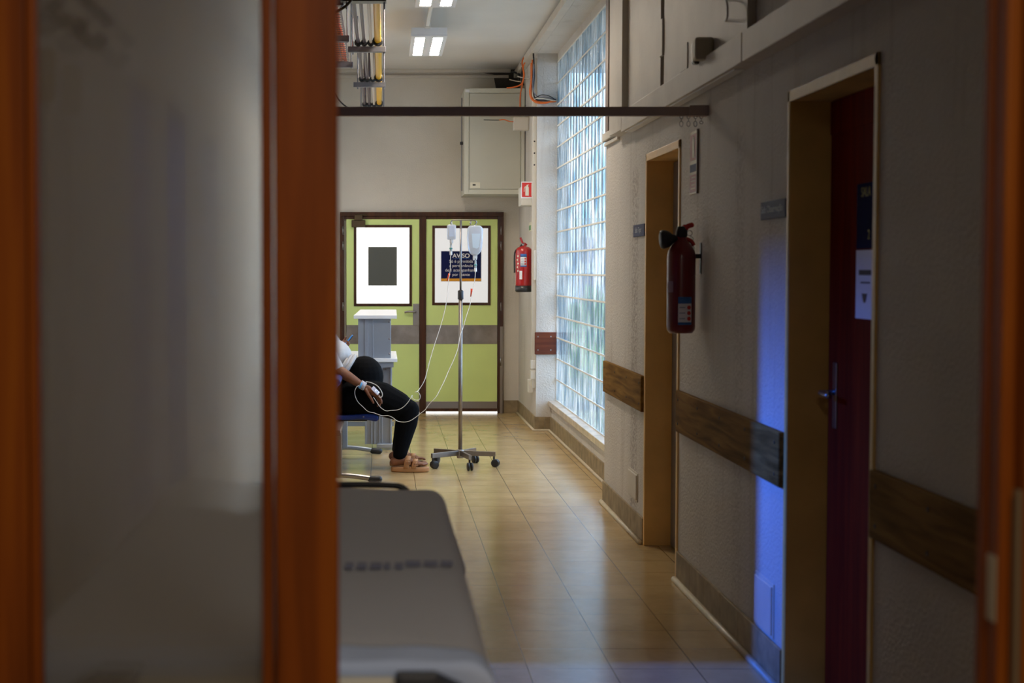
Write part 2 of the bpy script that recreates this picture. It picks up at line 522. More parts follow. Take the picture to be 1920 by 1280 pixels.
# ------------------------------------------------------------------ mesh helper
class MB:
    def __init__(self):
        self.v, self.f, self.mi, self.m = [], [], [], 0

    def _add(self, vs, fs):
        o = len(self.v)
        self.v += [Vector(p) for p in vs]
        for f in fs:
            self.f.append([o + i for i in f])
            self.mi.append(self.m)
        return self

    def box(self, x0, x1, y0, y1, z0, z1):
        return self._add([(x0, y0, z0), (x1, y0, z0), (x1, y1, z0), (x0, y1, z0), (x0, y0, z1), (x1, y0, z1), (x1, y1, z1), (x0, y1, z1)],
                         [(0, 3, 2, 1), (4, 5, 6, 7), (0, 1, 5, 4), (1, 2, 6, 5), (2, 3, 7, 6), (3, 0, 4, 7)])

    def prism(self, poly, axis, a, b):
        """poly: 2d points; axis: extrusion axis. x:(y,z) y:(x,z) z:(x,y)"""
        def P(p, t):
            return {'x': (t, p[0], p[1]), 'y': (p[0], t, p[1]), 'z': (p[0], p[1], t)}[axis]
        n = len(poly)
        vs = [P(p, a) for p in poly] + [P(p, b) for p in poly]
        fs = [tuple(range(n)), tuple(range(2 * n - 1, n - 1, -1))]
        fs += [(i, i + n, (i + 1) % n + n, (i + 1) % n) for i in range(n)]
        return self._add(vs, fs)

    def tube(self, pts, r, n=12, caps=True, flat=None):
        pts = [Vector(p) for p in pts]
        k = len(pts)
        rs = r if isinstance(r, (list, tuple)) else [r] * k
        t = [(pts[min(i + 1, k - 1)] - pts[max(i - 1, 0)]).normalized() for i in range(k)]
        u = t[0].orthogonal().normalized()
        if flat is not None:
            u = (Vector(flat[0]) - t[0] * Vector(flat[0]).dot(t[0])).normalized()
        vs = []
        for i in range(k):
            if i:
                q = t[i - 1].rotation_difference(t[i])
                u = (q @ u)
            u = (u - t[i] * u.dot(t[i])).normalized()
            w = t[i].cross(u)
            fl = flat[1] if flat is not None else 1.0
            for j in range(n):
                a = 2 * pi * j / n
                vs.append(pts[i] + u * (cos(a) * rs[i]) + w * (sin(a) * rs[i] * fl))
        fs = []
        for i in range(k - 1):
            for j in range(n):
                fs.append((i * n + j, i * n + (j + 1) % n, (i + 1) * n + (j + 1) % n, (i + 1) * n + j))
        if caps:
            fs.append(tuple(reversed(range(n))))
            fs.append(tuple(range((k - 1) * n, k * n)))
        return self._add(vs, fs)

    def capsule(self, a, b, ra, rb, n=16):
        """tapered limb with round ends"""
        a, b = Vector(a), Vector(b)
        d = (b - a)
        L = d.length
        if L < 1e-6:
            return self.ell(a, (ra, ra, ra))
        d.normalize()
        pts, rs = [], []
        for i in range(5):
            th = pi / 2 * (1 - i / 4.0)
            pts.append(a - d * ra * sin(th) * 0.999)
            rs.append(max(ra * cos(th), ra * 0.02))
        for i in range(5):
            th = pi / 2 * (i / 4.0)
            pts.append(b + d * rb * sin(th) * 0.999)
            rs.append(max(rb * cos(th), rb * 0.02))
        return self.tube(pts, rs, n)

    def chain(self, pts, rs):
        for i in range(len(pts) - 1):
            self.capsule(pts[i], pts[i + 1], rs[i], rs[i + 1])
        return self

    def ell(self, c, r, nu=20, nv=12, rot=None):
        c = Vector(c)
        vs = []
        for i in range(nv + 1):
            th = pi * i / nv
            for j in range(nu):
                ph = 2 * pi * j / nu
                p = Vector((r[0] * sin(th) * cos(ph), r[1] * sin(th) * sin(ph), r[2] * cos(th)))
                if i in (0, nv):
                    p = Vector((r[0] * 0.001 * cos(ph), r[1] * 0.001 * sin(ph), r[2] * cos(th)))
                if rot is not None:
                    p = rot @ p
                vs.append(c + p)
        fs = []
        for i in range(nv):
            for j in range(nu):
                fs.append((i * nu + j, (i + 1) * nu + j, (i + 1) * nu + (j + 1) % nu, i * nu + (j + 1) % nu))
        fs.append(tuple(range(nu)))
        fs.append(tuple(reversed(range(nv * nu, (nv + 1) * nu))))
        return self._add(vs, fs)

    def lathe(self, c, prof, n=32, axis=(0, 0, 1)):
        """profile of (radius, height) along axis"""
        ax = Vector(axis).normalized()
        u = ax.orthogonal().normalized()
        w = ax.cross(u)
        c = Vector(c)
        vs = []
        for (r, h) in prof:
            r = max(r, 1e-4)
            for j in range(n):
                a = 2 * pi * j / n
                vs.append(c + ax * h + u * (r * cos(a)) + w * (r * sin(a)))
        k = len(prof)
        fs = []
        for i in range(k - 1):
            for j in range(n):
                fs.append((i * n + j, i * n + (j + 1) % n, (i + 1) * n + (j + 1) % n, (i + 1) * n + j))
        fs.append(tuple(reversed(range(n))))
        fs.append(tuple(range((k - 1) * n, k * n)))
        return self._add(vs, fs)

    def grid(self, fn, nu, nv):
        vs = [fn(i / nu, j / nv) for i in range(nu + 1) for j in range(nv + 1)]
        fs = [(i * (nv + 1) + j, (i + 1) * (nv + 1) + j, (i + 1) * (nv + 1) + j + 1, i * (nv + 1) + j + 1) for i in range(nu) for j in range(nv)]
        return self._add(vs, fs)

    def build(self, name, mats, parent=None, smooth=False, bevel=0.0, seg=2, solid=0.0, sub=0, remesh=0.0, smo=0, auto=None):
        if not isinstance(mats, (list, tuple)):
            mats = [mats]
        if parent is not None:
            off = ORG[parent.name]
        else:
            lo = Vector((min(p.x for p in self.v), min(p.y for p in self.v), min(p.z for p in self.v)))
            hi = Vector((max(p.x for p in self.v), max(p.y for p in self.v), max(p.z for p in self.v)))
            off = Vector(((lo.x + hi.x) / 2, (lo.y + hi.y) / 2, lo.z))
            if name in KEEP0:
                off = Vector((0, 0, 0))
        me = bpy.data.meshes.new(name)
        me.from_pydata([tuple(p - off) for p in self.v], [], self.f)
        for mm in mats:
            me.materials.append(mm)
        me.polygons.foreach_set('material_index', self.mi)
        me.update()
        import bmesh
        bm = bmesh.new()
        bm.from_mesh(me)
        bmesh.ops.recalc_face_normals(bm, faces=bm.faces)
        bm.to_mesh(me)
        bm.free()
        o = bpy.data.objects.new(name, me)
        COL.objects.link(o)
        if parent is not None:
            o.parent = parent
        else:
            o.location = off
        ORG[o.name] = off
        if smooth:
            me.polygons.foreach_set('use_smooth', [True] * len(me.polygons))
        if solid:
            md = o.modifiers.new('s', 'SOLIDIFY')
            md.thickness = solid
            md.offset = -1
        if bevel:
            md = o.modifiers.new('b', 'BEVEL')
            md.width = bevel
            md.segments = seg
            md.limit_method = 'ANGLE'
            md.angle_limit = radians(40)
        if remesh:
            md = o.modifiers.new('r', 'REMESH')
            md.mode = 'VOXEL'
            md.voxel_size = remesh
            md.use_smooth_shade = True
            if smo:
                ms = o.modifiers.new('sm', 'SMOOTH')
                ms.iterations = smo
                ms.factor = 0.5
        if sub:
            md = o.modifiers.new('ss', 'SUBSURF')
            md.levels = sub
            md.render_levels = sub
        return o


ORG = {}
KEEP0 = {'floor', 'ceiling', 'wall_right', 'wall_left', 'wall_back', 'wall_pillar', 'wall_front'}


def empty(name, loc, label=None, cat=None, group=None, kind=None):
    o = bpy.data.objects.new(name, None)
    o.empty_display_size = 0.05
    COL.objects.link(o)
    o.location = loc
    ORG[o.name] = Vector(loc)
    tag(o, label, cat, group, kind)
    return o


def tag(o, label=None, cat=None, group=None, kind=None):
    if label:
        o['label'] = label
    if cat:
        o['category'] = cat
    if group:
        o['group'] = group
    if kind:
        o['kind'] = kind
    return o


def S(mb, name, mat, **k):
    return tag(mb.build(name, mat, **k), kind='structure')


R_WALL = Matrix(((0, 0, -1), (-1, 0, 0), (0, 1, 0)))      # text on the right wall, facing the corridor
R_BACK = Matrix(((1, 0, 0), (0, 0, -1), (0, 1, 0)))       # text facing the camera


def text(name, s, loc, rot, size, mat, parent, sx=1.0, extrude=0.0006, offset=0.0):
    c = bpy.data.curves.new(name, 'FONT')
    c.body = s
    c.size = size
    c.align_x = 'CENTER'
    c.align_y = 'CENTER'
    c.extrude = extrude
    c.offset = offset
    c.materials.append(mat)
    o = bpy.data.objects.new(name, c)
    COL.objects.link(o)
    bpy.context.view_layer.update()
    me = bpy.data.meshes.new_from_object(o)
    bpy.data.objects.remove(o, do_unlink=True)
    o = bpy.data.objects.new(name, me)
    COL.objects.link(o)
    if not me.materials:
        me.materials.append(mat)
    o.parent = parent
    o.matrix_local = Matrix.Translation(Vector(loc) - ORG[parent.name]) @ rot.to_4x4() @ Matrix.Diagonal((sx, 1, 1, 1))
    return o


def spline(pts, n=8):
    """Catmull-Rom through the points"""
    pts = [Vector(p) for p in pts]
    out = []
    P = [pts[0] * 2 - pts[1]] + pts + [pts[-1] * 2 - pts[-2]]
    for i in range(1, len(P) - 2):
        for j in range(n):
            t = j / n
            a, b, c, d = P[i - 1], P[i], P[i + 1], P[i + 2]
            out.append(0.5 * ((2 * b) + (c - a) * t + (2 * a - 5 * b + 4 * c - d) * t * t + (3 * b - a - 3 * c + d) * t ** 3))
    out.append(pts[-1])
    return out


# ================================================================== THE SETTING
XW = 1.44          # right wall face
XL = -0.75         # left wall face
YB = 16.8          # back wall
CZ = 3.62          # ceiling
XB = 1.63          # face of the glass blocks
Y0, Y1 = 10.28, 14.9   # extent of the glass block window
YF = 2.2           # far face of the partition with the photographer's doorway
D3 = (4.655, 5.62)     # near door opening
D2 = (7.73, 8.66)      # far door opening
DH = 2.115             # door head

S(MB().box(-4.2, 3.2, -2.2, YB + 0.3, -0.1, 0.0), 'floor', FLOOR)
S(MB().box(-4.2, 3.2, -2.2, YB + 0.3, CZ, CZ + 0.12), 'ceiling', CEIL)

w = MB()
for a, b in ((YF - 0.15, D3[0]), (D3[1], D2[0]), (D2[1], Y0)):
    w.box(XW, XW + 0.30, a, b, 0, CZ)
for a, b in (D3, D2):
    w.box(XW, XW + 0.30, a, b, DH, CZ)
    w.box(XW + 0.20, XW + 0.30, a, b, 0, DH)
w.box(XB + 0.0, XW + 0.30, Y0, Y1, 3.45, CZ)
w.box(XW, XB, Y0, Y1, 3.53, CZ)
w.box(1.585, XW + 0.30, Y0, Y1, 0, 0.225)
w.box(XW, XW + 0.30, Y1, YB, 0, CZ)
S(w, 'wall_right', WALL)

S(MB().box(XL - 0.9, XW + 0.4, YB, YB + 0.2, 0, CZ), 'wall_back', WALLC)

DL = (5.54, 6.05)      # added opening in the left wall, sized to shape the blue light
w = MB()
w.box(XL - 0.08, XL, YF - 0.15, DL[0], 0, CZ)
w.box(XL - 0.08, XL, DL[1], YB, 0, CZ)
w.box(XL - 0.08, XL, DL[0], DL[1], 2.1, CZ)
# shell of the added side room behind it
w.box(-2.7, XL - 0.08, 4.4, 4.5, 0, CZ)
w.box(-2.7, XL - 0.08, 8.2, 8.3, 0, CZ)
w.box(-2.8, -2.7, 4.4, 8.3, 0, CZ)
S(w, 'wall_left', WALLC)
wl = empty('added_window', (XL, 15.2, 1.6), kind='structure')  # added glowing window, unseen behind the post, to brighten the far end
MB().box(XL + 0.001, XL + 0.006, 14.3, 16.3, 1.2, 2.9).build('pane', emit('added_window_glow', (1.0, 0.93, 0.86), 0.8), wl)
m = MB()
for (a_, b_, c_, d_) in ((14.25, 14.31, 1.15, 2.95), (16.29, 16.35, 1.15, 2.95), (15.28, 15.32, 1.15, 2.95), (14.25, 16.35, 1.15, 1.21), (14.25, 16.35, 2.89, 2.95)):
    m.box(XL, XL + 0.03, a_, b_, c_, d_)
m.build('added_window_frame', BROWN, wl, bevel=0.003)

# partition with the photographer's doorway, and that room's shell
w = MB()
w.box(-3.2, -0.66, YF - 0.12, YF - 0.02, 0, CZ)
w.box(0.94, 3.0, YF - 0.12, YF - 0.02, 0, CZ)
w.box(-0.66, 0.94, YF - 0.12, YF - 0.02, 2.6, CZ)
w.box(-3.2, 3.0, -2.0, -1.9, 0, CZ)
w.box(-3.3, -3.2, -2.0, YF - 0.02, 0, CZ)
w.box(3.0, 3.1, -2.0, YF - 0.02, 0, CZ)
S(w, 'wall_front', WALLC)

# ceiling trunking beside the window
S(MB().box(1.375, XW, Y0 - 0.1, YB, 3.53, 3.60), 'trim_1', PANELW, bevel=0.004)
# ceiling / back wall cornice strip, slightly hanging
t = MB()
t.box(XL, XW - 0.10, YB - 0.05, YB, 3.585, CZ)
t.box(XL, XW - 0.12, YB - 0.02, YB, 3.53, 3.56)
S(t, 'trim_2', PANELW, bevel=0.003)

# skirting
sk = MB()
for a, b in ((YF + 0.02, D3[0] - 0.05), (D3[1] + 0.04, D2[0] - 0.05), (D2[1] + 0.04, Y0)):
    n = max(1, int((b - a) / 0.32))
    for i in range(n):
        ya, yb = a + (b - a) * i / n, a + (b - a) * (i + 1) / n
        sk.box(XW - 0.012, XW, ya + 0.001, yb - 0.001, 0, 0.145)
n = 20
for i in range(n):
    ya, yb = Y0 + (Y1 - Y0) * i / n, Y0 + (Y1 - Y0) * (i + 1) / n
    sk.box(1.573, 1.585, ya + 0.001, yb - 0.001, 0, 0.135)
for a in range(6):
    ya, yb = Y1 + (YB - Y1) * a / 6, Y1 + (YB - Y1) * (a + 1) / 6
    sk.box(XW - 0.012, XW, ya + 0.001, yb - 0.001, 0, 0.135)
sk.box(XW - 0.012, 1.52, Y1 - 0.012, Y1, 0, 0.135)
sk.box(1.522, 1.585, Y1 - 0.012, Y1, 0, 0.135)
skr = S(sk, 'baseboard_right', SKIRT, bevel=0.002)
bd = MB()
for a, b in ((YF + 0.02, D3[0] - 0.05), (D3[1] + 0.04, D2[0] - 0.05), (D2[1] + 0.04, Y0)):
    bd.tube([(XW - 0.02, a, 0.008), (XW - 0.02, b, 0.008)], 0.015, 10)
bd.tube([(1.565, Y0, 0.008), (1.565, Y1 - 0.02, 0.008), (1.42, Y1 - 0.02, 0.008), (1.42, YB - 0.03, 0.008)], 0.013, 8)
bd.build('floor_bead', BEAD, skr, smooth=True)
sk = MB()
sk.box(1.28, XW, YB - 0.012, YB, 0, 0.135)
sk.box(XL, -0.47, YB - 0.012, YB, 0, 0.135)
S(sk, 'baseboard_back', SKIRT, bevel=0.002)
sk = MB()
sk.box(XL, XL + 0.012, YF + 0.02, DL[0], 0, 0.14)
sk.box(XL, XL + 0.012, DL[1], YB, 0, 0.14)
S(sk, 'baseboard_left', SKIRT, bevel=0.002)

# ------------------------------------------------------------------ glass block window
win = empty('window_1', (XB, (Y0 + Y1) / 2, 0.29), kind='structure')
NR, PITCHZ = 16, 0.1975
NCOL = 23
PITCHY = (Y1 - Y0) / NCOL
gb = MB()
for r in range(NR):
    for c in range(NCOL):
        z0 = 0.29 + r * PITCHZ + 0.0055
        z1 = z0 + PITCHZ - 0.011
        y0 = Y0 + c * PITCHY + 0.008
        y1 = y0 + PITCHY - 0.016
        gb.box(XB - 0.003, XB + 0.015, y0, y1, z0, z1)
gb.build('glass_blocks', BLOCK, win, bevel=0.006, seg=2)
g = MB()
for r in range(NR + 1):
    z = 0.29 + r * PITCHZ
    g.box(XB - 0.003, XB + 0.012, Y0, Y1, z - 0.0065, z + 0.0065)
for c in range(NCOL + 1):
    y = Y0 + c * PITCHY
    g.box(XB - 0.001, XB + 0.012, y - 0.009, y + 0.009, 0.29, 3.45)
g.build('grout', GROUT, win)
sl = MB()
sl.prism([(1.560, 0.232), (1.560, 0.284), (XB + 0.02, 0.288), (XB + 0.02, 0.225), (1.580, 0.225)], 'y', Y0, Y1)
sl.build('window_sill', MARBLE, win, bevel=0.004)


# ------------------------------------------------------------------ doors in the right wall
def corridor_door(name, D, leafmat, transom):
    y0, y1 = D
    root = empty(name, (XW + 0.13, (y0 + y1) / 2, 0), kind='structure')
    fr = MB()
    # jamb linings
    fr.box(XW - 0.006, XW + 0.20, y1 - 0.002, y1 + 0.010, 0, DH + 0.02)
    fr.box(XW - 0.006, XW + 0.20, y0 - 0.010, y0 + 0.002, 0, DH + 0.02)
    fr.box(XW - 0.006, XW + 0.20, y0, y1, DH - 0.012, DH + 0.004)
    # architraves on the wall face
    fr.box(XW - 0.008, XW + 0.004, y0 - 0.035, y0, 0, DH + 0.028)
    fr.box(XW - 0.008, XW + 0.004, y1, y1 + 0.03, 0, DH + 0.028)
    fr.box(XW - 0.008, XW + 0.004, y0 - 0.035, y1 + 0.03, DH - 0.012, DH + 0.028)
    fr.build('door_frame', YELLOWFRAME if name == 'door_3' else YELLOWFRAME_LIT, root, bevel=0.003)
    lf = MB()
    xl = XW + 0.137
    lf.box(xl, xl + 0.045, y0 + 0.012, y1 - 0.012, 0.008, DH - 0.02)
    leaf = lf.build('door_leaf', leafmat, root, bevel=0.002)
    if transom:
        tr = MB()
        tr.box(xl - 0.004, xl + 0.002, y0 + 0.012, y1 - 0.012, 1.985, DH - 0.014)
        tr.build('transom_panel', leafmat, root, bevel=0.002)
    return root, leaf, xl


d2, leaf2, xl2 = corridor_door('door_2', D2, GREYLEAF, False)
for z in (0.30, 1.05, 1.82):
    h = MB()
    h.tube([(xl2 - 0.008, D2[0] + 0.02, z - 0.05), (xl2 - 0.008, D2[0] + 0.02, z + 0.05)], 0.008, 10)
    h.box(xl2 - 0.008, xl2, D2[0] + 0.02, D2[0] + 0.05, z - 0.045, z + 0.045)
    h.build('hinge', STEELD, d2)

d3, leaf3, xl3 = corridor_door('door_3', D3, DOORWOOD, True)
yh = 5.515
pl = MB()
pl.box(xl3 - 0.006, xl3, yh - 0.022, yh + 0.022, 0.96, 1.19)
plate = pl.build('handle_plate', CHROME, d3, bevel=0.003)
hd = MB()
hd.tube([(xl3, yh, 1.085), (xl3 - 0.05, yh, 1.085)], 0.009, 12)
hd.tube(spline([(xl3 - 0.05, yh + 0.005, 1.085), (xl3 - 0.058, yh - 0.03, 1.085), (xl3 - 0.058, yh - 0.12, 1.083)], 5), 0.0095, 12)
hd.build('door_handle', CHROME, plate, smooth=True)
for z in (0.28, 1.05, 1.80):
    MB().tube([(xl3 - 0.008, D3[0] + 0.02, z - 0.05), (xl3 - 0.008, D3[0] + 0.02, z + 0.05)], 0.008, 10).build('hinge', STEELD, d3)

# posters on the near door
p = empty('door_poster', (xl3, 5.19, 1.69), 'navy notice with yellow lettering stuck high on the dark red door', 'poster')
MB().box(xl3 - 0.0035, xl3 - 0.0005, 5.09, 5.285, 1.582, 1.795).build('sheet', NAVY, p)
text('lettering', 'SALA', (xl3 - 0.004, 5.185, 1.765), R_WALL, 0.045, M('dull_yellow_print', (0.30, 0.26, 0.02), 0.5), p)
text('lettering', '2', (xl3 - 0.004, 5.15, 1.625), R_WALL, 0.045, bpy.data.materials['dull_yellow_print'], p)
p = empty('door_poster', (xl3, 5.19, 1.45), 'pale paper notice stuck below the navy one on the dark red door', 'poster')
MB().box(xl3 - 0.0035, xl3 - 0.0005, 5.09, 5.285, 1.352, 1.577).build('sheet', PRINTW, p)
q = MB()
q.box(xl3 - 0.0045, xl3 - 0.003, 5.12, 5.25, 1.495, 1.512)
q.box(xl3 - 0.0045, xl3 - 0.003, 5.13, 5.23, 1.468, 1.473)
q.prism([(5.16, 1.435), (5.215, 1.435), (5.205, 1.415), (5.195, 1.405), (5.18, 1.405), (5.17, 1.415)], 'x', xl3 - 0.0045, xl3 - 0.003)
q.build('print', M('dark_print', (0.03, 0.02, 0.02), 0.6), p)

# ------------------------------------------------------------------ double door in the back wall
XD0, XD1 = -0.452, 1.271
bdoor = empty('door_1', ((XD0 + XD1) / 2, YB, 0), kind='structure')
ZT = 2.125
fr = MB()
yf = YB - 0.055
fr.box(XD0, XD1, yf, YB, ZT - 0.045, ZT)                        # head
fr.box(XD0, XD0 + 0.045, yf, YB, 0, ZT - 0.045)
fr.box(XD1 - 0.06, XD1, yf, YB, 0, ZT - 0.045)
XM = 0.42
fr.box(XM - 0.035, XM + 0.035, yf + 0.004, YB, 0, ZT - 0.045)       # mullion
fr.box(XD0 + 0.045, XM - 0.035, yf + 0.014, YB, ZT - 0.075, ZT - 0.045)
fr.box(XM + 0.035, XD1 - 0.06, yf + 0.014, YB, ZT - 0.075, ZT - 0.045)
fr.build('door_frame', BROWN, bdoor, bevel=0.003)


def back_leaf(x0, x1, wx0, wx1, wz0, wz1, side):
    yl = YB - 0.035
    z0, z1 = 0.03, ZT - 0.075
    m = MB()
    m.box(x0, wx0, yl, YB - 0.003, z0, z1)
    m.box(wx1, x1, yl, YB - 0.003, z0, z1)
    m.box(wx0, wx1, yl, YB - 0.003, z0, wz0)
    m.box(wx0, wx1, yl, YB - 0.003, wz1, z1)
    leaf = m.build('door_leaf', GREEN, bdoor)
    e = MB()
    b = 0.028
    e.box(wx0 - b, wx0, yl - 0.010, yl + 0.01, wz0 - b, wz1 + b)
    e.box(wx1, wx1 + b, yl - 0.010, yl + 0.01, wz0 - b, wz1 + b)
    e.box(wx0, wx1, yl - 0.010, yl + 0.01, wz1, wz1 + b)
    e.box(wx0, wx1, yl - 0.010, yl + 0.01, wz0 - b, wz0)
    e.build('window_bead', BROWN, leaf, bevel=0.003)
    MB().box(wx0, wx1, yl + 0.006, yl + 0.014, wz0, wz1).build('pane', PANEL_L if side == 'l' else PANEL_R, leaf)
    MB().box(x0, x1, yl - 0.003, yl, 0.735, 0.935).build('push_band', STEEL, leaf, bevel=0.001)
    MB().box(x0, x1, yl - 0.003, yl, z0 + 0.02, 0.125).build('kick_plate', STEELD, leaf, bevel=0.001)
    e = MB()
    e.box(x0, x1, yl - 0.006, yl, z0 - 0.01, z0 + 0.022)
    e.build('bottom_rail', BROWN, leaf)
    return leaf


lfL = back_leaf(-0.385, 0.383, -0.279, 0.278, 1.162, 1.962, 'l')
lfR = back_leaf(0.457, 1.208, 0.548, 1.108, 1.172, 1.955, 'r')
bpy.data.objects[lfL.name]  # left leaf
q = MB()
yl = YB - 0.035
MB().box(-0.155, 0.147, yl + 0.001, yl + 0.006, 1.352, 1.758).build('notice', DARKPANE, lfL)
# handle, plate
hp = MB()
hp.box(0.318, 0.382, yl - 0.008, yl, 0.93, 1.16)
hpl = hp.build('handle_plate', STEELD, lfL, bevel=0.003)
hh = MB()
hh.tube([(0.345, yl - 0.005, 1.075), (0.345, yl - 0.05, 1.075)], 0.010, 12)
hh.tube(spline([(0.345, yl - 0.05, 1.075), (0.28, yl - 0.055, 1.078), (0.228, yl - 0.052, 1.070)], 5), 0.011, 12)
hh.build('door_handle', CHROME, hpl, smooth=True)
# door closer
cl = MB()
cl.box(-0.33, -0.185, yl - 0.06, yl, 1.965, 2.04)
cl.box(-0.30, -0.215, yl - 0.075, yl - 0.02, 2.035, 2.095)
cl.box(-0.28, -0.17, yl - 0.05, yl - 0.035, 2.085, 2.10)
clo = cl.build('door_closer', M('bronze_closer', (0.07, 0.045, 0.02), 0.4, 0.5), lfL, bevel=0.006)
# hinges
for x in (XD0 + 0.03, XD1 - 0.028):
    for z0 in (1.93, 1.77, 1.13, 0.55):
        hg = MB()
        hg.tube([(x, yf - 0.006, z0 - 0.045), (x, yf - 0.006, z0 + 0.045)], 0.007, 10)
        hg.build('hinge', CHROME, bdoor, smooth=True)
MB().box(XD1 - 0.035, XD1 - 0.005, yf - 0.004, yf, 0.0, 0.92).build('edge_guard', STEELD, bdoor)
MB().box(XD0 + 0.045, XD1 - 0.06, YB - 0.03, YB + 0.02, 0.0, 0.018).build('threshold_gap', emit('daylight_under_door', (1, 1, 1), 0.9), bdoor)

# notice on the right leaf
sg = empty('notice_sign', (0.828, yl, 1.56), 'navy AVISO notice with orange base band on the white door pane', 'sign')
sx0, sx1, sz0, sz1 = 0.615, 1.035, 1.398, 1.713
MB().box(sx0 - 0.004, sx1 + 0.004, yl - 0.0005, yl + 0.004, sz0 - 0.004, sz1 + 0.004).build('border', PRINTW, sg)
MB().box(sx0, sx1, yl - 0.0015, yl + 0.002, sz0, sz1).build('board', NAVY, sg)
MB().box(sx0, sx1, yl - 0.0025, yl + 0.001, sz0, sz0 + 0.028).build('amber_band', AMBER, sg)
xc = (sx0 + sx1) / 2
yt = yl - 0.0025
text('heading', 'AVISO', (xc, yt, 1.664), R_BACK, 0.062, PRINTW, sg, 1.05, offset=0.0012)
for s, z in (('Só é permitida', 1.606), ('a permanência', 1.560), ('de 1 acompanhante', 1.513), ('por utente', 1.467)):
    text('lettering', s, (xc, yt, z), R_BACK, 0.044, PRINTP if False else PRINTW, sg, 0.98)
u = MB()
u.box(xc - 0.085, xc + 0.085, yt, yt + 0.001, 1.636, 1.638)
u.box(xc - 0.13, xc + 0.19, yt, yt + 0.001, 1.493, 1.495)
u.build('underline', BLUEPR, sg)

# ------------------------------------------------------------------ wooden bumper rails on the right wall
def rail(y0, y1, label, mat=RAILWOOD):
    r = empty('bumper_rail', (XW, (y0 + y1) / 2, 0.733), label, 'wall rail', 'wooden bumper rails along the right wall')
    m = MB()
    m.box(XW - 0.024, XW, y0, y1, 0.733, 0.932)
    m.build('board', mat, r, bevel=0.004)
    k = max(2, int((y1 - y0) / 0.45) + 1)
    for i in range(k):
        y = y0 + 0.06 + (y1 - y0 - 0.12) * i / (k - 1)
        for z in (0.775, 0.890):
            MB().lathe((XW - 0.0225, y, z), [(0.007, 0), (0.007, 0.003), (0.003, 0.004)], 10, (-1, 0, 0)).build('screw', DARK, r)


rail(8.70, 10.20, 'olive brown bumper board between glass blocks and the far doorway')
rail(5.66, 7.66, 'long worn wooden bumper board below the dark fire extinguisher')
rail(2.28, 4.60, 'dark bumper board nearest, between red door and orange jamb')
r = empty('bumper_rail', (1.53, Y1, 0.725), 'short red-brown bumper board on the white pillar', 'wall rail', 'wooden bumper rails along the right wall')
MB().box(1.425, 1.63, Y1 - 0.022, Y1, 0.722, 0.932).build('board', RAILRED, r, bevel=0.006)
for x in (1.455, 1.575):
    for z in (0.765, 0.89):
        MB().lathe((x, Y1 - 0.021, z), [(0.007, 0), (0.007, 0.003), (0.003, 0.004)], 10, (0, -1, 0)).build('screw', CHROME, r)

# ------------------------------------------------------------------ overhead casing on the right wall
oc = empty('overhead_cupboard', (XW, 6.2, 2.31), 'cream painted cupboard casing high on the right wall above the doors', 'cupboard')
m = MB()
m.box(1.37, XW, YF + 0.03, 6.10, 2.305, 2.42)
m.box(1.37, XW, 6.115, 9.18, 2.305, 2.42)
m.build('bottom_beam', PANELW, oc, bevel=0.003)
MB().box(1.385, 1.425, 6.3, 9.12, 2.299, 2.3045).build('cable_strip', WHITE, oc)
MB().box(1.37, XW, 9.16, 9.66, 2.32, CZ).build('end_post', PANELW, oc, bevel=0.003)
m = MB()
m.box(1.405, XW, 8.09, 9.16, 2.42, CZ)
d = m.build('door', PANELW, oc, bevel=0.002)
m = MB()
m.box(1.405, XW, 6.17, 7.99, 2.42, CZ)
d = m.build('door', PANELW, oc, bevel=0.002)
hb = MB()
hp = [atX(1359, 1, 1.405), atX(1362, 2, 1.375), atX(1364, 12, 1.368), atX(1364, 30, 1.368), atX(1361, 38, 1.375), atX(1359, 39, 1.405)]
hb.tube(spline(hp, 5), 0.004, 8)
hb.build('handle', CHROME, d, smooth=True)
MB().box(1.395, 1.410, 7.99, 8.07, 2.585, 2.77).build('hinge_strip', PANELW, oc, bevel=0.003)
MB().box(1.425, XW, 7.99, 8.09, 2.42, CZ).build('door_gap', BROWNMET, oc)
MB().box(XW - 0.008, XW + 0.01, 10.16, 10.285, 2.34, CZ).build('corner_strip', BROWNMET, oc)
MB().box(1.40, 1.405, 7.36, 7.54, 2.44, 2.56).build('cover_plate', PANELW, oc, bevel=0.001)

# small stub of trunking at the wall corner
tk = empty('wall_trunking', (XW, 9.95, 2.30), 'short cream trunking stub beside the top corner of the glass blocks', 'cable trunking')
MB().box(1.41, XW, 9.62, 10.26, 2.335, 2.385).build('cover', PANELW, tk, bevel=0.004)
MB().box(1.422, XW, 9.68, 10.26, 2.305, 2.325).build('base_strip', PANELW, tk, bevel=0.002)

dv = empty('wall_siren', (1.40, 6.85, 2.43), 'small boxy grey alarm device on the overhead cupboard', 'alarm')
MB().box(1.325, 1.405, 6.78, 6.86, 2.405, 2.500).build('housing', M('grey_beige_plastic', (0.46, 0.41, 0.30), 0.5), dv, bevel=0.012, seg=3)
MB().box(1.345, 1.405, 6.92, 6.98, 2.405, 2.500).build('back_box', BLACK, dv, bevel=0.012, seg=3)
MB().box(1.355, 1.405, 6.85, 6.93, 2.42, 2.49).build('coupling', BLACK, dv)

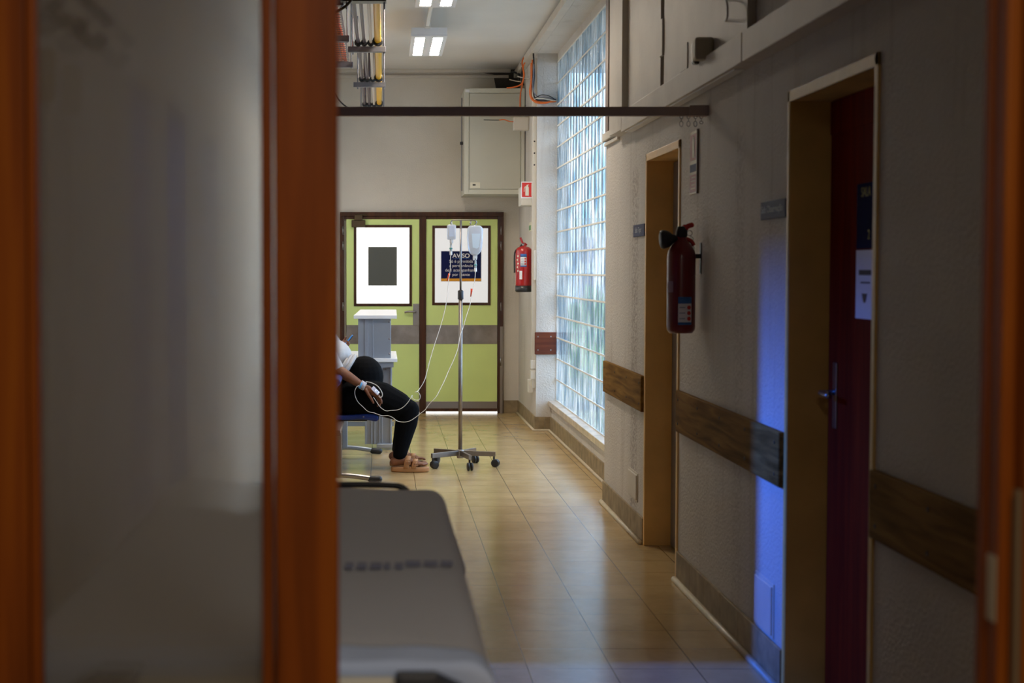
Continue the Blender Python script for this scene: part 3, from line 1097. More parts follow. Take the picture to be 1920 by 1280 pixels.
# ------------------------------------------------------------------ curtain rail with hooks
cr = empty('curtain_rail', (0.5, 7.08, 2.19), 'brown-grey curtain rail crossing the corridor overhead', 'curtain rail')
zr = 2.214
m = MB()
m.box(-0.42, XW - 0.012, 7.062, 7.098, zr - 0.020, zr + 0.020)
m.build('track', RAILMET, cr, bevel=0.002)
m = MB()
m.box(XW - 0.085, XW, 7.050, 7.110, zr - 0.021, zr + 0.026)
m.build('wall_bracket', RAILMET, cr, bevel=0.003)
m = MB()
m.tube([(-0.215, 7.08, zr + 0.02), (-0.215, 7.08, CZ)], 0.005, 8)
m.build('ceiling_rod', GALV, cr)
for i, px in enumerate((1277.5, 1291, 1304, 1315)):
    hk = atY(px, 218, 7.08)
    x, z = hk.x, zr - 0.020
    e = empty('curtain_hook', (x, 7.08, z), None, None)
    lbl = ('leftmost', 'second from left', 'third from left', 'rightmost')[i]
    tag(e, 'small wire curtain hook hanging under the rail, %s of four' % lbl, 'curtain hook', 'curtain hooks at the end of the rail')
    m = MB()
    pts = [Vector((x + 0.007 * sin(a), 7.08, z - 0.008 - 0.007 * cos(a) + 0.004)) for a in [2 * pi * k / 10 for k in range(11)]]
    m.tube(pts, 0.0016, 6)
    m.build('ring', GALV, e, smooth=True)
    m = MB()
    ln = 0.024 if i < 3 else 0.012
    pts = [Vector((x, 7.08, z - 0.012)), Vector((x, 7.08, z - 0.022))]
    loop = [Vector((x + 0.0075 * sin(a), 7.08, z - 0.022 - ln * (1 - cos(a)) / 2)) for a in [2 * pi * k / 12 for k in range(13)]]
    m.tube(pts + loop[1:], 0.0014, 6)
    m.build('wire_loop', GALV, e, smooth=True)

# ------------------------------------------------------------------ little plates and covers on the right wall
def name_plate(px0, px1, py0, py1, s, label, size):
    a, b = atX(px0, py0, XW - 0.006), atX(px1, py1, XW - 0.006)
    z0, z1 = 1.700, 1.768
    e = empty('name_plate', (XW, (a.y + b.y) / 2, z0), label, 'name plate', 'blue room name plates')
    MB().box(XW - 0.008, XW, b.y, a.y, z0, z1).build('plate', SLATEB, e, bevel=0.002)
    text('lettering', s, (XW - 0.0085, (a.y + b.y) / 2 + 0.01, z0 + 0.036), R_WALL, size, PRINTP, e, 1.35, 0.0004)


name_plate(1188, 1208, 422, 441, 'Sala Tepr', 'slate blue room plate between the dirt streak and the far doorway', 0.044)
name_plate(1427, 1473, 383, 412, 'Sala Observação', 'slate blue room plate beside the dark red door', 0.036)


def cover(y0, y1, z0, z1, label):
    e = empty('access_cover', (XW, (y0 + y1) / 2, z0), label, 'access cover', 'cream access covers low on the wall')
    MB().box(XW - 0.012, XW, y0, y1, z0, z1).build('lid', PANELW, e, bevel=0.003)
    MB().box(XW - 0.005, XW, y0 - 0.012, y1 + 0.012, z0 - 0.012, z1 + 0.012).build('rim', WALLC, e, bevel=0.002)


cover(8.92, 9.22, 0.215, 0.355, 'cream access cover near the floor beside the far doorway')
cover(5.80, 6.06, 0.165, 0.345, 'cream access cover near the floor in the blue light')

# stacked fire signs near the curtain hooks
fs_ = empty('fire_sign', (XW, 7.35, 1.88), 'dull red and cream stacked fire notices on the wall under the curtain hooks', 'sign')
ya, yb = 7.275, 7.44
MB().box(XW - 0.006, XW, ya, yb, 1.862, 2.150).build('backing', CREAM, fs_, bevel=0.001)
MB().box(XW - 0.0075, XW - 0.004, ya + 0.012, yb - 0.004, 2.018, 2.138).build('red_field', SIGNDULL, fs_)
q = MB()
q.prism([(7.33, 2.030), (7.375, 2.030), (7.375, 2.105), (7.362, 2.118), (7.358, 2.128), (7.345, 2.128), (7.34, 2.115), (7.33, 2.105)], 'x', XW - 0.009, XW - 0.007)
q.build('pictogram', CREAM, fs_)
MB().box(XW - 0.0075, XW - 0.004, ya + 0.012, yb - 0.004, 1.965, 2.000).build('grey_field', SLATEB, fs_)
MB().box(XW - 0.0075, XW - 0.004, ya + 0.012, yb - 0.004, 1.872, 1.952).build('text_field', SIGNDULL, fs_)
q = MB()
for k in range(4):
    q.box(XW - 0.0085, XW - 0.007, ya + 0.03, yb - 0.03 - 0.02 * (k % 2), 1.886 + k * 0.017, 1.890 + k * 0.017)
q.build('text_lines', CREAM, fs_)
MB().box(XW - 0.010, XW, ya - 0.012, ya, 1.862, 2.155).build('dark_edge', BROWNMET, fs_)


# ------------------------------------------------------------------ fire extinguishers
def ext_label(parent, cx, cy, r, z0, z1, a0, a1, band=True):
    """curved label wrapped on the cylinder; angles in degrees, -90 faces the camera"""
    def arc(z0, z1, a0, a1, rr, name, mat):
        m = MB()
        m.grid(lambda u, v: Vector((cx + rr * cos(radians(a0 + (a1 - a0) * u)), cy + rr * sin(radians(a0 + (a1 - a0) * u)), z0 + (z1 - z0) * v)), 10, 1)
        return m.build(name, mat, parent, smooth=True, solid=0.0004)
    h = z1 - z0
    lb = arc(z0, z1, a0, a1, r + 0.0008, 'label', PRINTW)
    arc(z0 + h * 0.76, z1, a0, a1, r + 0.0014, 'label_header', BLUEPR)
    arc(z0, z0 + h * 0.09, a0, a1, r + 0.0014, 'label_footer', BLUEPR)
    w = a1 - a0
    for k in range(3):
        zc = z0 + h * (0.22 + 0.20 * k)
        m = MB()
        ac = radians(a0 + w * 0.78)
        nrm = Vector((cos(ac), sin(ac), 0))
        m.lathe(Vector((cx, cy, zc)) + nrm * (r + 0.001), [(h * 0.075, 0), (h * 0.075, 0.0012)], 14, nrm)
        m.build('label_dot', SIGNRED, parent)
        arc(zc - h * 0.015, zc + h * 0.02, a0 + w * 0.1, a0 + w * 0.5, r + 0.0014, 'label_line', PRINTP)


# red one on the far right wall
EY, EX = 15.15, 1.342
e = empty('fire_extinguisher', (EX, EY, 1.30), 'bright red fire extinguisher with black base on the white wall beside the glass blocks', 'fire extinguisher')
R_ = 0.079
z0 = atY(980, 547, EY).z
zt = atY(980, 462, EY).z
m = MB()
m.lathe((EX, EY, z0), [(R_ * 0.9, 0.0), (R_, 0.012), (R_, zt - z0 - 0.05), (R_ * 0.93, zt - z0 - 0.025), (R_ * 0.7, zt - z0 - 0.007), (R_ * 0.25, zt - z0 + 0.004), (0.018, zt - z0 + 0.02)], 40)
m.build('cylinder', RED, e, smooth=True)
m = MB()
m.lathe((EX, EY, z0 - 0.002), [(R_ * 0.9, 0.0), (R_ + 0.0015, 0.012), (R_ + 0.0015, 0.062)], 40)
m.build('base_ring', BLACK, e, smooth=True)
m = MB()
m.lathe((EX - 0.005, EY, zt + 0.0), [(0.016, 0), (0.02, 0.012), (0.016, 0.03)], 16)
m.build('valve', CHROME, e, smooth=True)
m = MB()
m.tube(spline([(EX - 0.01, EY, zt + 0.03), (EX - 0.022, EY, zt + 0.06), (EX - 0.032, EY, zt + 0.085)], 4), 0.010, 8)
m.tube(spline([(EX - 0.015, EY, zt + 0.03), (EX + 0.012, EY, zt + 0.028), (EX + 0.03, EY, zt + 0.012)], 4), 0.008, 8)
m.build('lever', RED, e, smooth=True)
m = MB()
m.tube(spline([(EX - 0.02, EY - 0.01, zt + 0.02), (EX - 0.04, EY - 0.01, zt - 0.01), (EX - 0.086, EY - 0.01, zt - 0.06), (EX - 0.088, EY - 0.01, zt - 0.25)], 6), 0.007, 8)
m.build('hose', DARK, e, smooth=True)
m = MB()
m.box(EX + R_ - 0.01, XW, EY - 0.02, EY + 0.02, zt - 0.10, zt - 0.07)
m.build('wall_bracket', CHROME, e)
zl0, zl1 = atY(980, 500, EY).z, atY(980, 476, EY).z
ext_label(e, EX, EY, R_, zl0, zl1, -118, -75)
m = MB()
m.grid(lambda u, v: Vector((EX + 0.0802 * cos(radians(-125 + 20 * u)), EY + 0.0802 * sin(radians(-125 + 20 * u)), z0 + 0.12 + 0.08 * v)), 6, 1)
m.build('inspection_tag', PRINTW, e, solid=0.0004)
for k in range(5):
    m = MB()
    ac = radians(-138 - 6 * (k % 2))
    nrm = Vector((cos(ac), sin(ac), 0))
    m.lathe(Vector((EX, EY, z0 + 0.20 + 0.035 * k)) + nrm * R_, [(0.009, 0), (0.009, 0.001)], 10, nrm)
    m.build('round_sticker', CREAM, e)

# dark one on the near right wall
EY, EX = 7.20, 1.352
R_ = 0.064
z0 = atY(1278, 624, EY).z
zs = atY(1278, 472, EY).z
e = empty('fire_extinguisher', (EX, EY, z0), 'shadowed dark red extinguisher with black horn between the two doorways', 'fire extinguisher')
H = zs - z0
m = MB()
m.lathe((EX, EY, z0), [(R_ * 0.80, 0.0), (R_ * 0.97, 0.014), (R_, 0.03), (R_, H - 0.02), (R_ * 0.93, H + 0.005), (R_ * 0.70, H + 0.03), (R_ * 0.42, H + 0.05), (R_ * 0.33, H + 0.062), (R_ * 0.30, H + 0.085)], 40)
m.build('cylinder', M('shaded_red_enamel', (0.15, 0.004, 0.008), 0.3, coat=0.2), e, smooth=True)  # red darkened, the backlit shade put into the colour
zt = z0 + H + 0.085
m = MB()
m.lathe((EX, EY, zt - 0.02), [(0.022, 0), (0.026, 0.006), (0.026, 0.03), (0.018, 0.05)], 20)
m.box(EX - 0.02, EX + 0.014, EY - 0.016, EY + 0.016, zt + 0.0, zt + 0.016)
m.build('valve', DARK, e, smooth=False, bevel=0.003)
m = MB()
m.tube(spline([atY(1272, 447, EY), atY(1278, 434, EY), atY(1288, 425, EY), atY(1301, 420.5, EY)], 6), [0.016] * 6 + [0.017] * 6 + [0.012] * 6 + [0.006], 10)
m.build('top_lever', RED, e, smooth=True)
m = MB()
m.tube(spline([atY(1276, 446, EY), atY(1288, 448, EY), atY(1297, 453, EY), atY(1301, 460, EY)], 6), 0.0095, 10)
m.build('carry_handle', RED, e, smooth=True)
m = MB()
c0 = atY(1293, 437, EY)
m.tube([c0 + Vector((0.012 * cos(a), 0, 0.012 * sin(a))) for a in [2 * pi * k / 12 for k in range(13)]], 0.0018, 6)
m.tube(spline([c0 + Vector((0, 0, -0.012)), atY(1300, 447, EY), atY(1298, 456, EY), atY(1302, 466, EY)], 4), 0.002, 6)
m.build('safety_pin', CHROME, e, smooth=True)
m = MB()
hA, hB = atY(1270, 447, EY), atY(1240, 449, EY)
m.lathe(hA, [(0.014, 0), (0.020, 0.02), (0.034, 0.035), (0.041, 0.050), (0.043, 0.066), (0.040, 0.075), (0.030, 0.079)], 26, (hB - hA))
m.build('discharge_horn', DARK, e, smooth=True)
m = MB()
m.box(EX + 0.02, XW, EY - 0.008, EY + 0.008, z0 + H - 0.03, z0 + H - 0.01)
m.box(XW - 0.004, XW, EY - 0.015, EY + 0.015, z0 + H - 0.10, z0 + H + 0.04)
m.build('wall_bracket', DARK, e)
ext_label(e, EX, EY, R_, atY(1278, 608, EY).z, atY(1278, 556, EY).z, -112, -55)
m = MB()
m.grid(lambda u, v: Vector((EX + (R_ + 0.001) * cos(radians(-172 + 38 * u)), EY + (R_ + 0.001) * sin(radians(-172 + 38 * u)), z0 + 0.185 + 0.05 * v)), 6, 1)
m.build('side_label', M('mauve_label', (0.30, 0.18, 0.26), 0.5), e, solid=0.0004)

# ------------------------------------------------------------------ things at the far right corner
e = empty('electrical_cabinet', (1.13, 16.1, 2.28), 'large grey-beige electrical cabinet high on the back wall', 'cabinet')
cx0, cx1, cy0, cz0, cz1 = 0.822, 1.432, 16.10, 2.282, 3.345
MB().box(cx0, cx1, cy0 + 0.012, YB, cz0, cz1).build('body', CABINET, e, bevel=0.005)
m = MB()
m.box(cx0, cx0 + 0.045, cy0, cy0 + 0.012, cz0, cz1)
m.box(cx1 - 0.035, cx1, cy0, cy0 + 0.012, cz0, cz1)
m.box(cx0 + 0.045, cx1 - 0.035, cy0, cy0 + 0.012, cz0, cz0 + 0.045)
m.box(cx0 + 0.045, cx1 - 0.035, cy0, cy0 + 0.012, cz1 - 0.045, cz1)
m.build('frame', M('cabinet_frame', (0.58, 0.57, 0.48), 0.4), e, bevel=0.002)
dd = MB().box(cx0 + 0.052, cx1 - 0.042, cy0 + 0.003, cy0 + 0.014, cz0 + 0.052, cz1 - 0.052).build('door', CABINET, e, bevel=0.002)
MB().box(cx0 + 0.06, cx0 + 0.16, cy0 - 0.0005, cy0 + 0.004, cz0 + 0.062, cz0 + 0.118).build('rating_plate', CREAM, dd)
MB().box(cx0 + 0.085, cx0 + 0.115, cy0 - 0.001, cy0 + 0.004, cz0 + 0.085, cz0 + 0.10).build('printed_mark', DARK, dd)
MB().box(cx0 + 0.008, cx0 + 0.05, cy0 - 0.002, cy0, cz1 - 0.04, cz1 - 0.012).build('corner_sticker', PRINTW, e)
MB().box(cx0 - 0.03, cx0 + 0.002, 16.35, 16.40, 2.80, 2.83).build('latch', DARK, e, bevel=0.004)
m = MB()
m.tube([(cx0 - 0.012, 16.4, 2.33), (cx0 - 0.012, 16.4, 3.28)], 0.006, 8)
m.build('locking_bar', GALV, e)

e = empty('dark_wall_panel', (1.2, YB, 3.42), 'dark flat panel on the back wall just above the cabinet', 'opening')
m = MB()
m.prism([(p_.x, p_.z) for p_ in (atY(884, 133, YB), atY(978, 130, YB), atY(978, 167, YB), (atY(930, 167, YB)), (atY(925, 140, YB)))], 'y', YB - 0.012, YB - 0.002)
m.build('dark_panel', M('dark_brown_panel', (0.05, 0.042, 0.036), 0.9, var=(5, 0.4)), e)  # flat dark brown panel laid on the wall, varied by noise
e = empty('junction_box', (1.37, 15.8, 2.90), 'small cream junction box in front of the cabinet corner', 'junction box')
a, b = atY(963.5, 243.5, 15.7), atY(991.5, 219, 15.7)
MB().box(a.x, XW, 15.7, 15.82, a.z, b.z).build('box', M('cream_plastic', (0.66, 0.62, 0.55), 0.4), e, bevel=0.004)
MB().box(a.x + 0.006, b.x - 0.006, 15.694, 15.70, a.z + 0.006, b.z - 0.006).build('lid', bpy.data.materials['cream_plastic'], e, bevel=0.002)

e = empty('short_cable', (1.2, 15.75, 2.93), 'short grey and orange cable leaving the small cream junction box', 'cable')
m = MB()
m.tube(spline([atY(907, 224.5, 15.75), atY(925, 225, 15.75), atY(938, 225, 15.75)], 4), 0.004, 8)
m.build('grey_sheath', DARK, e)
m = MB()
m.tube(spline([atY(936, 225, 15.75), atY(945, 224, 15.75), atY(955, 227.5, 15.75), atY(964, 228.5, 15.75)], 4), 0.005, 8)
m.build('orange_sheath', ORANGE, e)

e = empty('hanging_sign', (1.36, 14.98, 2.18), 'red and white fire extinguisher pictogram sign above the bright red extinguisher', 'sign')
a, b = atY(977, 371, 14.98), atY(998.5, 340.5, 14.98)
MB().box(a.x, b.x + 0.02, 14.98, 14.986, a.z, b.z).build('plate', PRINTW, e)
MB().box(a.x + 0.008, b.x - 0.008, 14.978, 14.9815, a.z + 0.009, b.z - 0.009).build('red_field', SIGNRED, e)
xm = (a.x + b.x) / 2
zc = (a.z + b.z) / 2
m = MB()
m.prism([(xm - 0.014, zc - 0.055), (xm + 0.018, zc - 0.055), (xm + 0.018, zc + 0.022), (xm + 0.009, zc + 0.036), (xm + 0.020, zc + 0.050), (xm - 0.002, zc + 0.046), (xm - 0.004, zc + 0.036), (xm - 0.014, zc + 0.022)], 'y', 14.976, 14.979)
m.tube([(xm - 0.012, 14.9775, zc + 0.034), (xm - 0.026, 14.9775, zc + 0.012), (xm - 0.026, 14.9775, zc - 0.018)], 0.003, 6)
m.build('pictogram', CREAM, e)
MB().box(b.x - 0.01, XW, 14.97, 14.99, a.z + 0.02, b.z - 0.02).build('mounting_edge', WHITE, e)

e = empty('cable_duct', (1.40, 15.5, 1.9), 'white box under the red pictogram sign', 'cable trunking')
a, b = atY(977, 385, 15.3), atY(990, 350, 15.3)
MB().box(a.x, XW, 15.3, 15.6, a.z, b.z).build('cover', WHITE, e, bevel=0.003)
e = empty('cable_duct', (1.40, 15.2, 0.9), 'tall narrow white cable duct running down the wall beside the pillar', 'cable trunking')
MB().box(XW - 0.035, XW, 14.96, 15.05, 0.40, 3.50).build('cover', M('duct_white', (0.66, 0.63, 0.57), 0.4), e, bevel=0.004)
for z in (2.50, 2.61, 2.72):
    MB().lathe((XW - 0.018, 14.962, z), [(0.008, 0), (0.008, 0.004)], 10, (0, -1, 0)).build('hole', DARK, e)
for k, (y, z) in enumerate(((15.25, 0.42), (15.0, 0.62), (15.0, 0.52))):
    e = empty('wall_socket', (XW, y, z), 'small white wall socket low beside the pillar, %s of three' % ('lowest', 'topmost', 'middle')[k], 'socket', 'white sockets beside the pillar')
    MB().box(XW - 0.045, XW, y - 0.05, y + 0.04, z - 0.08 if k == 0 else z - 0.035, z + 0.045).build('plate', WHITE, e, bevel=0.005)
e = empty('safety_sticker', (XW, 15.1, 1.92), 'tiny green and cream sticker above the bright red extinguisher', 'sticker')
a, b = atX(991.5, 434, XW - 0.004), atX(996, 416, XW - 0.004)
MB().box(XW - 0.004, XW, b.y, a.y, a.z, b.z).build('sheet', CREAM, e)
MB().box(XW - 0.0055, XW - 0.003, b.y + 0.03, a.y - 0.03, a.z + 0.01, b.z - 0.03).build('green_print', M('green_print', (0.1, 0.3, 0.1), 0.5), e)
e = empty('data_box', (XW, 15.0, 1.6), 'slim white thermostat strip right of the bright red extinguisher', 'switch')
MB().box(XW - 0.02, XW, 14.92, 14.955, 1.42, 1.70).build('plate', WHITE, e, bevel=0.003)

# cables by the ceiling corner
def cable(name, pts, Y, r, mat, label, n=6):
    m = MB()
    m.tube(spline([atY(x, y, Y + (d[0] if d else 0)) for (x, y, *d) in pts], n), r, 8)
    return tag(m.build(name, mat, smooth=True), label, 'cable', 'loose cables by the ceiling corner')


cable('orange_cable', [(950, 165), (965, 163), (978, 157), (982, 140), (979, 118), (983, 107), (990, 104), (996, 112), (998, 128)], 15.6, 0.007, ORANGE, 'orange cable looping down from the ceiling onto the cabinet top')
cable('orange_cable', [(975, 205), (975.5, 180), (979, 160), (983, 140), (981, 125), (988, 112), (993, 108)], 15.55, 0.006, ORANGE, 'thin orange cable hanging straight down over the cabinet corner')
cable('orange_cable', [(996, 118), (996, 150), (993.5, 170), (996, 184), (1006, 192), (1022, 193), (1034, 190), (1043, 189)], 14.86, 0.008, ORANGE, 'outer orange cable curving under the bundle into the glass blocks')
cable('orange_cable', [(998, 112), (997, 155), (996, 178), (1003, 188), (1018, 192), (1043, 190)], 14.88, 0.007, ORANGE, 'inner orange cable curving under the bundle into the glass blocks')
cable('grey_cable', [(1000, 100), (1002, 140), (1000, 170), (1005, 186), (1020, 188), (1043, 188)], 14.87, 0.007, BLACK, 'black cable dropping down the pillar into the glass blocks')
cable('grey_cable', [(1001, 120), (999, 165), (1008, 181), (1025, 182), (1043, 187)], 14.86, 0.005, GALV, 'grey cable arching above the black one into the glass blocks')
cable('grey_cable', [(1003, 184), (1015, 178), (1030, 180), (1043, 188)], 14.84, 0.004, BLACK, 'thin dark cable arching highest over the bundle at the pillar')
cable('grey_cable', [(1001, 186), (1012, 184), (1028, 187), (1043, 189)], 14.83, 0.004, CREAM, 'pale cable in the middle of the bundle at the pillar')
cable('grey_cable', [(955, 149), (968, 152), (980, 153)], 16.0, 0.005, PALEPIPE, 'pale cable end sticking out above the cabinet, lower one')
cable('grey_cable', [(970, 143), (982, 146), (992, 147)], 15.6, 0.005, WHITE, 'white cable end sticking out above the cabinet, upper one')
cable('grey_cable', [(978, 118), (980, 130), (978, 145), (981, 160)], 15.9, 0.012, BLACK, 'thick black cable coil behind the orange loop')
cable('grey_cable', [(960, 134), (974, 140), (972, 152), (976, 158)], 16.4, 0.010, BLACK, 'black cable behind the cabinet top edge')
cable('thin_cable', [(560, 20), (590, 110), (628, 175), (636, 188), (648, 199), (664, 207), (680, 211)], 13.0, 0.006, BLACK, 'thin black cable drooping left above the curtain rail')

# ------------------------------------------------------------------ ceiling lights
def ceiling_light(Yc, label):
    X = 0.375
    zz = 3.40
    e = empty('ceiling_light', (X, Yc, zz), label, 'ceiling light', 'twin strip ceiling lights')
    m = MB()
    hw, hl = 0.145, 0.60
    m.box(X - hw, X + hw, Yc - hl, Yc + hl, zz + 0.012, zz + 0.07)
    m.build('housing', M('fixture_grey', (0.84, 0.86, 0.90), 0.4), e, bevel=0.003)
    m = MB()
    xs = [-hw, -0.112, -0.034, 0.034, 0.112, hw]
    for i in (0, 2, 4):
        m.box(X + xs[i], X + xs[i + 1], Yc - hl, Yc + hl, zz, zz + 0.012)
    for i in (1, 3):
        m.box(X + xs[i], X + xs[i + 1], Yc - hl, Yc - hl + 0.09, zz, zz + 0.012)
        m.box(X + xs[i], X + xs[i + 1], Yc + hl - 0.06, Yc + hl, zz, zz + 0.012)
    m.build('frame', bpy.data.materials['fixture_grey'], e)
    for i in (1, 3):
        MB().box(X + xs[i], X + xs[i + 1], Yc - hl + 0.09, Yc + hl - 0.06, zz + 0.007, zz + 0.010).build('lamp_diffuser', TUBE_L, e)
        m = MB()
        for k in range(9):
            y = Yc - hl + 0.13 + k * 0.115
            m.box(X + xs[i], X + xs[i + 1], y, y + 0.003, zz - 0.001, zz + 0.006)
        m.build('louvre', CHROME, e)
    m = MB()
    for y in (Yc - 0.35, Yc + 0.35):
        m.tube([(X, y, zz + 0.07), (X, y, CZ)], 0.012, 8)
    m.build('ceiling_stem', WHITE, e)
    return e


ceiling_light(13.52, 'lit twin strip ceiling light, the farther one seen whole')
ceiling_light(10.92, 'lit twin strip ceiling light, the nearer one cut by the top edge')
e = empty('light_conduit', (0.36, 12.2, 3.50), 'narrow white conduit linking the two ceiling lights', 'conduit')
MB().box(0.345, 0.372, 11.52, 12.92, 3.47, 3.50).build('duct', WHITE, e, bevel=0.002)
MB().box(0.335, 0.382, 12.86, 12.93, 3.462, 3.505).build('end_clip', WHITE, e, bevel=0.002)
MB().box(0.355, 0.362, 12.2, 12.21, 3.50, CZ).build('hanger', WHITE, e)

# ------------------------------------------------------------------ pipe rack under the ceiling
ZP = HC + 1.563
HY = (15.32, 13.29, 11.18, 9.25)
for i, Y in enumerate(HY):
    lbl = ('farthest', 'third', 'second', 'nearest')[i]
    x0, x1 = (-0.245, 0.02)
    e = empty('pipe_hanger', ((x0 + x1) / 2, Y, ZP - 0.05), 'grey trapeze hanger carrying the pipes, %s from the camera' % lbl, 'pipe hanger', 'trapeze hangers of the pipe rack')
    th = 0.045 if i < 3 else 0.09
    m = MB()
    if i < 3:
        m.box(x0, x1, Y - 0.02, Y + 0.02, ZP - th + 0.005, ZP + 0.0)
    else:
        m.box(x0, x1, Y - 0.05, Y + 0.05, ZP - 0.016, ZP + 0.005)
    m.build('channel', GALV if i < 3 else BLACK, e, bevel=0.003)
    for x in (x0 + 0.035, x1 - 0.012):
        MB().tube([(x, Y, ZP - 0.055), (x, Y, CZ)], 0.005, 8).build('threaded_rod', GALV, e)
px = [(-0.174, 0.013, COPPER, 'dark grey pipe, leftmost of the four on the rack'),
      (-0.131, 0.012, COPPER, 'dull pipe, second from left on the rack'),
      (-0.085, 0.011, PALEPIPE, 'pale pipe beside the yellow pipe on the rack'),
      (-0.036, 0.024, YELLOW, 'bright yellow pipe on the right of the rack')]
for x, r, mt, lbl in px:
    e = empty('ceiling_pipe', (x, 12, ZP + 0.02), lbl, 'pipe', 'pipes on the rack under the ceiling')
    z = ZP + 0.02 + r
    ys = [5.0, 8, HY[3], HY[2], HY[1], HY[0] + 0.04]
    MB().tube([(x, y, z) for y in ys] + spline([(x, HY[0] + 0.08, z + 0.005), (x, HY[0] + 0.11, z + 0.04), (x, HY[0] + 0.11, CZ)], 4), r, 14).build('pipe', mt, e, smooth=True)
    for Y in HY[:3]:
        m = MB()
        m.lathe((x, Y - 0.022, z - 0.006), [(r + 0.004, 0), (r + 0.013, 0.006), (r + 0.013, 0.022), (r + 0.004, 0.03)], 16, (0, 1, 0))
        m.box(x - 0.006, x + 0.006, Y - 0.012, Y + 0.012, ZP, z - r + 0.003)
        m.build('pipe_clip', DARK, e)

# ------------------------------------------------------------------ wire tray with orange cables
e = empty('cable_tray', (-0.4, 9.5, 3.05), 'wire mesh tray full of orange cables left of the pipe rack', 'cable tray')
TX0, TX1, TZ = -0.60, -0.262, 3.09
m = MB()
for y in [6.0 + 0.1 * k for k in range(63)]:
    m.tube([(TX0, y, TZ + 0.06), (TX0, y, TZ), (TX1, y, TZ), (TX1, y, TZ + 0.06)], 0.0025, 4)
for k in range(8):
    x = TX0 + (TX1 - TX0) * k / 7
    m.tube([(x, 6.0, TZ), (x, 12.25, TZ)], 0.0025, 4)
for x in (TX0, TX1):
    for z in (0.03, 0.06):
        m.tube([(x, 6.0, TZ + z), (x, 12.25, TZ + z)], 0.0028, 4)
m.build('wire_mesh', GALV, e)
for k in range(18):
    x0 = TX1 - 0.02 - 0.014 * (k % 9)
    zz = TZ + 0.012 + 0.016 * (k // 9)
    pts = [(x0 + random.uniform(-.006, .006), 6.0 + 6.2 * j / 24, zz + random.uniform(-.003, .004)) for j in range(25)]
    MB().tube(pts, 0.0075, 6).build('orange_cable', ORANGE if k % 5 else M('red_orange_cable', (0.6, 0.06, 0.01), 0.45), e, smooth=True)
for k in range(4):
    x0 = TX0 + 0.08 + 0.03 * k
    MB().tube([(x0, 6.0, TZ + .012), (x0, 12.2, TZ + .012)], 0.009, 6).build('pale_cable', PALEPIPE, e, smooth=True)
for Y in (12.1, 10.75, 9.3):
    m = MB()
    m.box(TX0 - 0.03, TX1 + 0.035, Y - 0.02, Y + 0.02, TZ - 0.045, TZ - 0.004)
    m.build('support_bar', GALV, e, bevel=0.003)
    MB().tube([(TX1 + 0.022, Y, TZ - 0.05), (TX1 + 0.022, Y, CZ)], 0.005, 8).build('threaded_rod', GALV, e)
e = empty('flexible_conduit', (-0.3, 9.3, 3.1), 'dark curved conduit crossing the orange cables at the top edge', 'conduit')
MB().tube(spline([atY(625, 25, 9.1), atY(640, 17, 9.1), atY(652, 8, 9.1), atY(662, -6, 9.1), atY(668, -20, 9.1)], 6), 0.008, 8).build('tube', M('dull_olive_rubber', (0.06, 0.05, 0.03), 0.5), e, smooth=True)

# ------------------------------------------------------------------ desk with pedestal behind the patient
YD = 13.3
e = empty('computer_desk', (-0.05, 13.9, 0), 'grey aluminium desk with white top behind the seated patient', 'desk')
a = atY(745, 680, YD)
zt = atY(745, 672, YD).z
MB().box(-0.62, atY(745, 675, YD).x, YD, YD + 1.25, zt - 0.03, zt).build('desktop', WHITEMET, e, bevel=0.003)
MB().box(-0.58, atY(738, 685, YD).x, YD + 0.02, YD + 1.2, zt - 0.075, zt - 0.03).build('apron', GREYMET, e)
m = MB()
xa, xb = atY(684, 700, YD + 0.08).x, atY(735, 700, YD + 0.08).x
m.box(xa, xb, YD + 0.10, YD + 0.16, 0.04, zt - 0.07)
for f in (0.0, 0.22, 0.33, 0.52, 0.60, 0.93):
    x = xa + (xb - xa) * f
    m.box(x, x + 0.012, YD + 0.085, YD + 0.10, 0.04, zt - 0.07)
m.build('front_panel', ALU, e, bevel=0.002)
m = MB()
m.box(xa + 0.10, xb + 0.02, YD + 0.02, YD + 0.14, 0.015, 0.05)
m.build('foot', ALU, e, bevel=0.006)
for (x, y) in ((-0.55, YD + 0.1), (-0.55, YD + 1.1), (0.05, YD + 1.1)):
    m = MB()
    m.box(x - 0.025, x + 0.025, y - 0.025, y + 0.025, 0.03, zt - 0.07)
    lg = m.build('leg', ALU, e, bevel=0.004)
    m = MB()
    m.lathe((x, y, 0), [(0.025, 0), (0.025, 0.01), (0.008, 0.015), (0.008, 0.035)], 12)
    m.build('levelling_foot', DARK, lg)
MB().box(-0.55, 0.10, YD + 1.05, YD + 1.08, 0.10, 0.14).build('cross_bar', ALU, e)
m = MB()
for (x, z) in ((atY(723, 693, YD).x, atY(723, 693, YD).z),):
    m.lathe((x, YD + 0.085, z), [(0.008, 0), (0.008, 0.004)], 10, (0, -1, 0))
m.build('bolt', CHROME, e)

